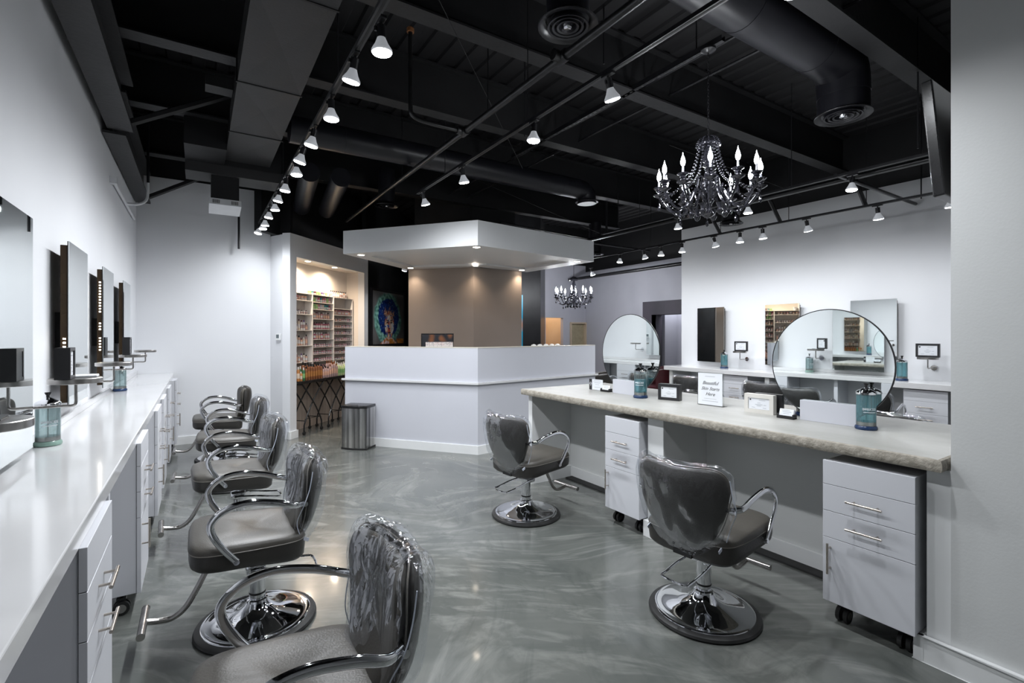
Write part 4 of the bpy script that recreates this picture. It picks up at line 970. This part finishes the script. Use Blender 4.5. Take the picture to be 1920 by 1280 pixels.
# disinfectant jars
def jar(label, loc, liquid, rz=0, word=True, s=1.0, level=.20, group=None, basem=None):
    t = thing('disinfectant_jar', label, 'jar', loc, rz, group); t.scale = (s, s, s)
    basem = basem or simple('dark blue jar base', (.012, .035, .10), .25)
    G().lathe([(.0001, 0), (.056, 0), (.059, .006), (.057, .018), (.052, .024), (.0001, .025)], 32).build('jar_base', basem, t)
    G().lathe([(.0515, .024), (.0515, .215), (.047, .225)], 32).build('glass_wall', M_glass, t)
    G().lathe([(.0001, .047), (.0485, .048), (.0485, level), (.0001, level + .0005)], 32).build('liquid', liquid, t)
    G().lathe([(.0001, .026), (.050, .026), (.050, .0465), (.0001, .0468)], 32).build('steel_basket', M_steel, t)
    G().tube([(0, 0, .04), (0, 0, .245)], .0025, 6).build('lift_rod', M_steel, t)
    G().lathe([(.053, .212), (.054, .222), (.048, .230), (.030, .240), (.014, .250), (.008, .252)], 32).build('chrome_lid', M_chrome, t)
    G().lathe([(.008, .250), (.007, .262), (.0135, .274), (.0135, .279), (.0001, .280)], 20).build('knob', M_plast, t)
    if word:
        # curved lettering: characters placed round the glass
        wd = 'BARBICIDE'
        for i, chh in enumerate(wd):
            a = R(-90) + (i - 4) * .155
            text(chh, .019, M_paper, 'lettering', t, (.0522 * cos(a), .0522 * sin(a), .125), (R(90), 0, a + R(90)))
        g = G()
        for j in range(14):
            a = R(-90) + (j - 6.5) * .09; g.box(-.002, .002, -.0005, .0005, .105, .109, 0, Matrix.Rotation(a + R(90), 4, 'Z') @ Matrix.Translation((0, -.0524, 0)))
        g.build('fine_print', M_paper, t, smooth=False, kind='stuff')
    return t
gj = 'disinfectant jars'
jar('large blue disinfectant jar on the island by the big round mirror', (3.165, 1.235, .912), M_blue, R(-48), s=.93, level=.205)
jar('blue disinfectant jar on the island by the far round mirror', (3.12, 2.86, .912), M_blue, R(-60), s=1.03, level=.15)
jar('blue disinfectant jar behind the island beside the big mirror block', (3.36, 1.66, .912), M_blue, R(90), False)
jar('pale green disinfectant jar at the front of the left counter', (-.575, 3.02, .942), M_pale, R(20), s=.86, level=.205, basem=simple('pale green glass base', (.22, .34, .29), .15))
jar('pale disinfectant jar under the third round shelf, left counter', (-.58, 5.52, .942), M_pale, R(20), False, s=.9)
jar('blue jar on right counter by the dark-looking mirror', (6.76, 4.52, .92), M_blue, R(-60), False)
jar('blue jar on right counter close to the pillar', (6.68, 2.255, .92), M_blue, R(-60), False)
jar('blue jar on right counter behind the larger round mirror', (6.76, 3.40, .92), M_blue, R(-60), False)

# ------------------------------------------------------------------ chandeliers
def chandelier(label, loc, sc, beads, arms=12, chain=1.0, power=7):
    t = thing('chandelier', label, 'chandelier', loc); t.scale = (sc, sc, sc * .905)
    # local z=0 at candle cup height
    G().lathe([(.0001, .43), (.012, .43), (.02, .41), (.012, .39), (.018, .36), (.034, .31), (.046, .25), (.050, .225), (.030, .215), (.045, .195), (.045, .18), (.020, .165), (.030, .13), (.026, .10), (.018, .085), (.045, .04), (.052, .01), (.046, -.01), (.022, -.03), (.018, -.10), (.04, -.13), (.05, -.15), (.03, -.18), (.02, -.22), (.045, -.255), (.055, -.275), (.03, -.30), (.0001, -.31)], 28).build('centre_stem', M_beadblk, t)
    for i in range(arms):
        a = 2 * pi * i / arms + .13; M = Matrix.Rotation(a, 4, 'Z')
        r0 = .40
        am = G().tube(catmull([(.03, 0, -.16), (.07, 0, -.06), (.12, 0, -.05), (.16, 0, -.14), (.22, 0, -.22), (.30, 0, -.22), (.365, 0, -.14), (r0, 0, -.075)], 5), .0095, 8, M=M).build('arm', M_beadblk, t)
        G().lathe([(.0001, -.08), (.018, -.078), (.048, -.060), (.052, -.054), (.024, -.05), (.016, -.03), (.026, -.02), (.020, -.008), (.030, .0), (.044, .012), (.046, .016), (.024, .012), (.0001, .01)], 14, 0, M @ Matrix.Translation((r0, 0, 0))).build('candle_cup', M_beadblk, am)
        G().lathe([(.0085, .01), (.0085, .085), (.0001, .086)], 10, 0, M @ Matrix.Translation((r0, 0, 0))).build('candle_sleeve', M_candleslv, am)
        G().lathe([(.0001, .080), (.012, .088), (.018, .108), (.0185, .125), (.012, .155), (.004, .178), (.0001, .205)], 14, 0, M @ Matrix.Translation((r0, 0, 0))).build('candle_bulb', M_candle, am)
        # hanging drop
        g = G(); zz = -.235 if i % 2 else -.20
        rr = .26 if i % 2 else .40
        zt = -.23 if i % 2 else -.10
        g.tube([(rr, 0, zt), (rr, 0, zt - .03)], .002, 4, M=M); g.lathe([(.0001, -.03), (.007, -.045), (.014, -.075), (.013, -.09), (.0001, -.105)], 8, 0, M @ Matrix.Translation((rr, 0, zt)))
        g.build('crystal_drop', M_beadblk, t)
        if beads:
            g = G(); top = Vector((.075, 0, .375)); bot = Vector((.365, 0, -.12))
            for k in range(21):
                u = k / 20; p = top.lerp(bot, u) + Vector((-.055 * sin(pi * u), 0, -.05 * sin(pi * u))); p = M @ p
                g.sphere(p, .0085, 7, 5)
            g.build('bead_strand', M_beadblk, t, kind='stuff')
            g = G(); M2 = Matrix.Rotation(a + pi / arms, 4, 'Z'); e0 = M @ Vector((r0, 0, -.06)); e1 = Matrix.Rotation(a + 2 * pi / arms, 4, 'Z') @ Vector((r0, 0, -.06))
            for k in range(1, 9):
                u = k / 9; p = e0.lerp(e1, u) + Vector((0, 0, -.075 * sin(pi * u))); g.sphere(p, .0075, 6, 4)
            g.build('bead_swag', M_beadblk, t, kind='stuff')
            g = G()
            for k in range(8):
                u = k / 7; b_ = .012 + .085 * sin(u * pi / 2); z = .455 - .085 * (1 - cos(u * pi / 2)); g.sphere(M @ Vector((b_, 0, z)), .0075, 6, 4)
            g.build('crown_beads', M_beadblk, t, kind='stuff')
    for i in range(6):
        M = Matrix.Rotation(2 * pi * i / 6 + .3, 4, 'Z')
        G().tube(catmull([(.02, 0, .0), (.04, 0, .075), (.075, 0, .085), (.085, 0, .03), (.10, 0, -.07), (.14, 0, -.09), (.165, 0, -.03)], 5), .008, 8, M=M).build('scroll', M_beadblk, t)
        G().lathe([(.0001, -.31), (.015, -.30), (.030, -.27), (.016, -.25), (.022, -.22), (.034, -.20), (.0001, -.20)], 10, 0, M @ Matrix.Translation((.135, 0, 0))).build('lower_cup', M_beadblk, t)
    G().lathe([(.09, .372), (.10, .365), (.102, .378), (.095, .388)], 28).lathe([(.0001, .46), (.03, .455), (.075, .42), (.098, .385)], 28).build('crown', M_beadblk, t)
    z = .46; k = 0; zt = .46 + chain
    while z < zt - .02:
        M = Matrix.Translation((0, 0, z + .018)) @ Matrix.Rotation(pi / 2 * (k % 2), 4, 'Z')
        G().tube([(.008 * cos(q * pi / 5), 0, .019 * sin(q * pi / 5)) for q in range(10)], .0025, 5, closed=True, M=M, up=(0, 1, 0)).build('chain_link', M_fixture, t); z += .031; k += 1
    G().lathe([(.0001, zt - .02), (.03, zt - .018), (.062, zt + .0), (.062, zt + .015), (.0001, zt + .016)], 24).build('ceiling_plate', M_fixture, t)
    l = bpy.data.lights.new('candle_light', 'POINT')
    for i in range(4):
        a = pi / 4 + i * pi / 2; l = bpy.data.lights.new('candle_light', 'POINT'); l.energy = power; l.color = SPOT_COOL; l.shadow_soft_size = .05
        o = bpy.data.objects.new('candle_light', l); COL.objects.link(o); o.parent = t; o.location = (.46 * cos(a), .46 * sin(a), .14)
    return t
chandelier('large black beaded chandelier with lit candles above the island', (3.1, 2.20, 2.52), .85, True, 12, .80, 9)
chandelier('smaller looking black chandelier in the far room right of the canopy', (6.2, 7.40, 2.20), .88, False, 10, .80, 17)

# wall-mounted screen behind the pillar
t = thing('television', 'black flat screen television tilted down behind the pillar top', 'television', (3.33, .832, 2.34), 0, None, (R(-5), 0, 0))
G().box(-.52, .52, -.02, .025, -.27, .27).build('screen_housing', M_plast, t, smooth=False, bevel=.006)
G().box(-.505, .505, .0255, .027, -.255, .255).build('screen', simple('dark screen', (.004, .005, .008), .08), t, smooth=False)
G().box(-.1, .1, -.058, -.02, -.08, .08).build('wall_bracket', M_fixture, t, smooth=False)

# ------------------------------------------------------------------ product niche
sh = thing('product_shelf_unit', 'pale grey shelf unit full of small bottles in the lit niche', 'shelf unit', A, R(45))
d0, d1 = .200, .343
cols = [(.15, .80), (.80, 1.37), (1.37, 1.96)]      # in t at the front
z0, z1 = .80, 2.055
G().box(.15, 1.96, d1 - .006, d1, z0, z1).build('back_panel', M_shelfd, sh, smooth=False)
for t_ in (.14, .80, 1.37, 1.955): G().box(t_ - .009, t_ + .009, d0, d1 - .007, z0, z1).build('upright', M_shelfw, sh, smooth=False)
lv = {0: [z0, 1.02, 1.27, 1.50, 1.74, 1.95], 1: [z0, .91, 1.02, 1.13, 1.24, 1.36, 1.52, 1.68, 1.83, 1.94], 2: [z0] + [.80 + .107 * k for k in range(1, 11)]}
for c, zs in lv.items():
    a, b = cols[c]
    for z in zs + [z1]: G().box(a + .009, b - .009, d0 + .002, d1 - .008, z - .008, z).build('shelf_board', M_shelfw, sh, smooth=False)
P_ = {k: simple(k + ' plastic', v, .35) for k, v in dict(white=(.66, .64, .63), pink=(.50, .22, .24), rose=(.40, .10, .15), wine=(.10, .015, .03), cream=(.62, .52, .42), amber=(.20, .07, .025), orange=(.40, .17, .05), green=(.22, .42, .16), lime=(.42, .52, .26), dkgreen=(.03, .12, .05), teal=(.03, .16, .18), purple=(.12, .06, .22), peach=(.62, .38, .28), mauve=(.38, .26, .25), lilac=(.42, .40, .47), black=(.015, .015, .015), grey=(.20, .20, .21)).items()}
BCACHE = {}
def bottle(t_, d_, z, r, h, body, cap, label, group, kind='bottle'):
    key = (round(r, 3), round(h, 3), body, cap, kind)
    if key not in BCACHE:
        g = G()
        if kind == 'tub': g.lathe([(.0001, 0), (r, 0), (r, h * .68), (r * 1.04, h * .70), (r * 1.04, h), (.0001, h)], 12); g.mi = [0] * len(g.f)
        else: g.lathe([(.0001, 0), (r, 0), (r, h * .74), (r * .8, h * .80), (r * .42, h * .82)], 12)
        if kind != 'tub': g.lathe([(r * .46, h * .80), (r * .46, h), (.0001, h)], 10, 1)
        g.lathe([(r * 1.012, h * .2), (r * 1.012, h * .55)], 12, 2)
        BCACHE[key] = g.mesh('bottle', [P_[body], P_[cap], P_[dict(white='mauve', amber='orange', orange='cream', lime='green', green='lime', dkgreen='green', grey='lilac', mauve='peach').get(body, 'white')]])
    o = bpy.data.objects.new('bottle' if kind != 'tub' else 'tub', BCACHE[key]); COL.objects.link(o); o.location = al(t_, d_, z + .0005)
    o['label'] = label; o['category'] = 'bottle' if kind != 'tub' else 'jar'; o['group'] = group
rw = ['lowest', 'second lowest', 'middle', 'second highest', 'highest', 'top']
for k, z in enumerate(lv[0][:5]):
    h = .15 if k < 4 else .07
    tt = .20; i = 0
    while tt < .76 - (.2 if k == 0 else 0):
        hh = random.choice([.7, .85, 1, 1.1]) * h; bottle(tt, d0 + .06, z, .019, min(hh, .20), random.choice(['white', 'white', 'cream', 'mauve', 'peach', 'lilac']), random.choice(['black', 'white', 'white', 'wine', 'purple']), 'pale slim bottle on the %s shelf of the left column' % rw[k], 'bottles, left shelf column, %s shelf' % rw[k]); tt += .058; i += 1
tt = .20
while tt < .76: bottle(tt, d0 + .06, 1.95, .026, .065, random.choice(['white', 'pink', 'peach', 'mauve']), 'white', 'small pale tub in the top row of the left column', 'tubs, left shelf column', 'tub'); tt += .07
for k, z in enumerate((1.24, 1.36, 1.52, 1.68)):
    if k == 0: continue
    tt = .85
    while tt < 1.34: bottle(tt, d0 + .05, z, .021, .105, random.choice(['pink', 'mauve', 'peach'] if k == 3 else ['rose', 'pink', 'wine', 'mauve']), random.choice(['black', 'white', 'wine']), 'small pinkish bottle on the %s bottle shelf of the middle column' % ['', 'third', 'second', 'first'][k], 'bottles, middle shelf column, bottle shelf %s' % ['', 'three', 'two', 'one'][k]); tt += .062
for k, z in enumerate((1.83, 1.94)):
    tt = .84
    while tt < 1.35: bottle(tt, d0 + .05, z, .024, .078, random.choice(['teal', 'green', 'cream', 'rose', 'pink', 'lime', 'white', 'lilac', 'teal' if k == 0 else 'rose']), 'white', 'colourful little tub in the %s row of the middle column' % ['second', 'top'][k], 'tubs, middle shelf column, %s row' % ['second', 'top'][k], 'tub'); tt += .058
for k, z in enumerate((z0, .91, 1.02, 1.13, 1.24)):
    for i in range(9): bottle(.845 + i * .060, d0 + .03, z, .017, .048, random.choice(['wine', 'rose', 'wine', 'pink']), random.choice(['white', 'mauve']), 'tiny wine red polish bottle in low row %s of the middle column' % ['one', 'two', 'three', 'four', 'five'][k], 'polish bottles, middle shelf column, row ' + ['one', 'two', 'three', 'four', 'five'][k])
for k in range(9):
    for i in range(9): bottle(1.42 + i * .060, d0 + .03, .80 + .107 * k, .017, .048, random.choice(['wine', 'wine', 'rose', 'mauve']), random.choice(['white', 'mauve']), 'tiny dark polish bottle in row %s from below, right column' % ['one', 'two', 'three', 'four', 'five', 'six', 'seven', 'eight', 'nine'][k], 'polish bottles, right shelf column, row ' + ['one', 'two', 'three', 'four', 'five', 'six', 'seven', 'eight', 'nine'][k])
tt = 1.40
while tt < 1.94: bottle(tt, d0 + .05, .80 + .107 * 9.0 + .0, .018, .085, random.choice(['pink', 'mauve', 'peach']), 'pink', 'pink bottle in the highest packed row of the right column', 'bottles, right shelf column, highest row'); tt += .045
for i in range(9): bottle(1.44 + i * .056, .30, z1, .019, .115, random.choice(['white', 'pink', 'peach']), 'black', 'pale bottle with black cap standing on top of the right column', 'bottles on top of the right shelf column')
for i in range(8): bottle(.86 + i * .062, .30, z1, .026, .058, random.choice(['green', 'lime', 'teal', 'purple', 'grey', 'lilac', 'wine']), 'white', 'small mixed jar standing on top of the middle column', 'jars on top of the middle shelf column', 'tub')
G().lathe([(.0001, 0), (.03, 0), (.034, .03), (.05, .08), (.055, .09), (.0001, .09)], 16).build('white_bowl', M_paper, label='small white bowl on top of the left shelf column', category='bowl').location = al(.30, .30, z1 + .0005)
# salon trolley tables with crossed black legs
def xtable(label, t0):
    t = thing('folding_trolley', label, 'trolley', al(t0, .09), R(45))
    w_, dp, H = .60, .20, .745
    G().box(-w_ / 2, w_ / 2, -dp / 2 - .02, dp / 2 + .02, H - .012, H + .028).build('black_tray_top', M_plast, t, smooth=False, bevel=.004)
    for x in (-w_ / 2 + .04, w_ / 2 - .04): G().tube([(x, -dp / 2, H - .02), (x, dp / 2, H - .02)], .011, 8).build('rail', M_plast, t)
    for y in (-dp / 2, dp / 2):
        for s in (-1, 1):
            G().tube(catmull([(s * (w_ / 2 - .05), y, H - .02), (0, y + s * .012, .44), (-s * .19, y, .18), (-s * .21, y, .10), (-s * .21, y, .045)], 4), .010, 8).build('leg', M_plast, t)
            G().tube([(-s * .21, y - .012, .026), (-s * .21, y + .012, .026)], .025, 12).build('caster', M_rubber, t)
    G().tube([(-.20, -dp / 2, .20), (-.20, dp / 2, .20)], .006, 6).build('cross_bar', M_plast, t)
    G().tube([(.20, -dp / 2, .20), (.20, dp / 2, .20)], .006, 6).build('cross_bar', M_plast, t)
    G().tube([(-.19, -dp / 2, .22), (.19, -dp / 2, .22)], .004, 6).build('wire_bar', M_plast, t)
xtable('left folding trolley with crossed black legs below the shelves', .50)
xtable('middle folding trolley with crossed black legs below the shelves', 1.10)
xtable('right folding trolley with crossed black legs, partly behind the desk', 1.70)
palette = [('orange', 'white', .21), ('orange', 'white', .13)] + [('dkgreen', 'white', .17)] + [('amber', 'black', .22)] * 7 + [('mauve', 'black', .16)] * 3 + [('mauve', 'amber', .22)] * 4 + [('lime', 'white', .19)] * 6 + [('dkgreen', 'white', .18)] * 2 + [('grey', 'black', .22)] * 2
tt = .215
nm = dict(orange='orange', dkgreen='dark green', amber='amber', mauve='dusty pink', lime='light green', grey='dark grey')
for i, (b_, c, h) in enumerate(palette):
    for row in (0, 1):
        bottle(tt + row * .03, .03 + row * .075, .773, .022, h * random.uniform(.88, 1.1) * (1.1 if row else 1), b_, c, '%s hair product bottle standing on the trolley row, %s line' % (nm[b_], ['front', 'rear'][row]), '%s bottles on the trolleys, %s line' % (nm[b_], ['front', 'rear'][row]))
    tt += .060

# alike things in one row are told apart by their place in it
ORD = ['first', 'second', 'third', 'fourth', 'fifth', 'sixth', 'seventh', 'eighth', 'ninth', 'tenth', 'eleventh', 'twelfth', 'thirteenth']
same = {}
for o in bpy.data.objects:
    if o.parent is None and o.get('category') and o.get('group'): same.setdefault(o['label'], []).append(o)
c0, s0 = cos(R(32.75)), sin(R(32.75))
for lab, os_ in same.items():
    if 1 < len(os_) <= len(ORD):
        for k, o in enumerate(sorted(os_, key=lambda o: (o.location.x * c0 - o.location.y * s0) / (o.location.x * s0 + o.location.y * c0) if o.location.length > .01 else 0)):
            o['label'] = lab + ', ' + ORD[k] + ' from left'
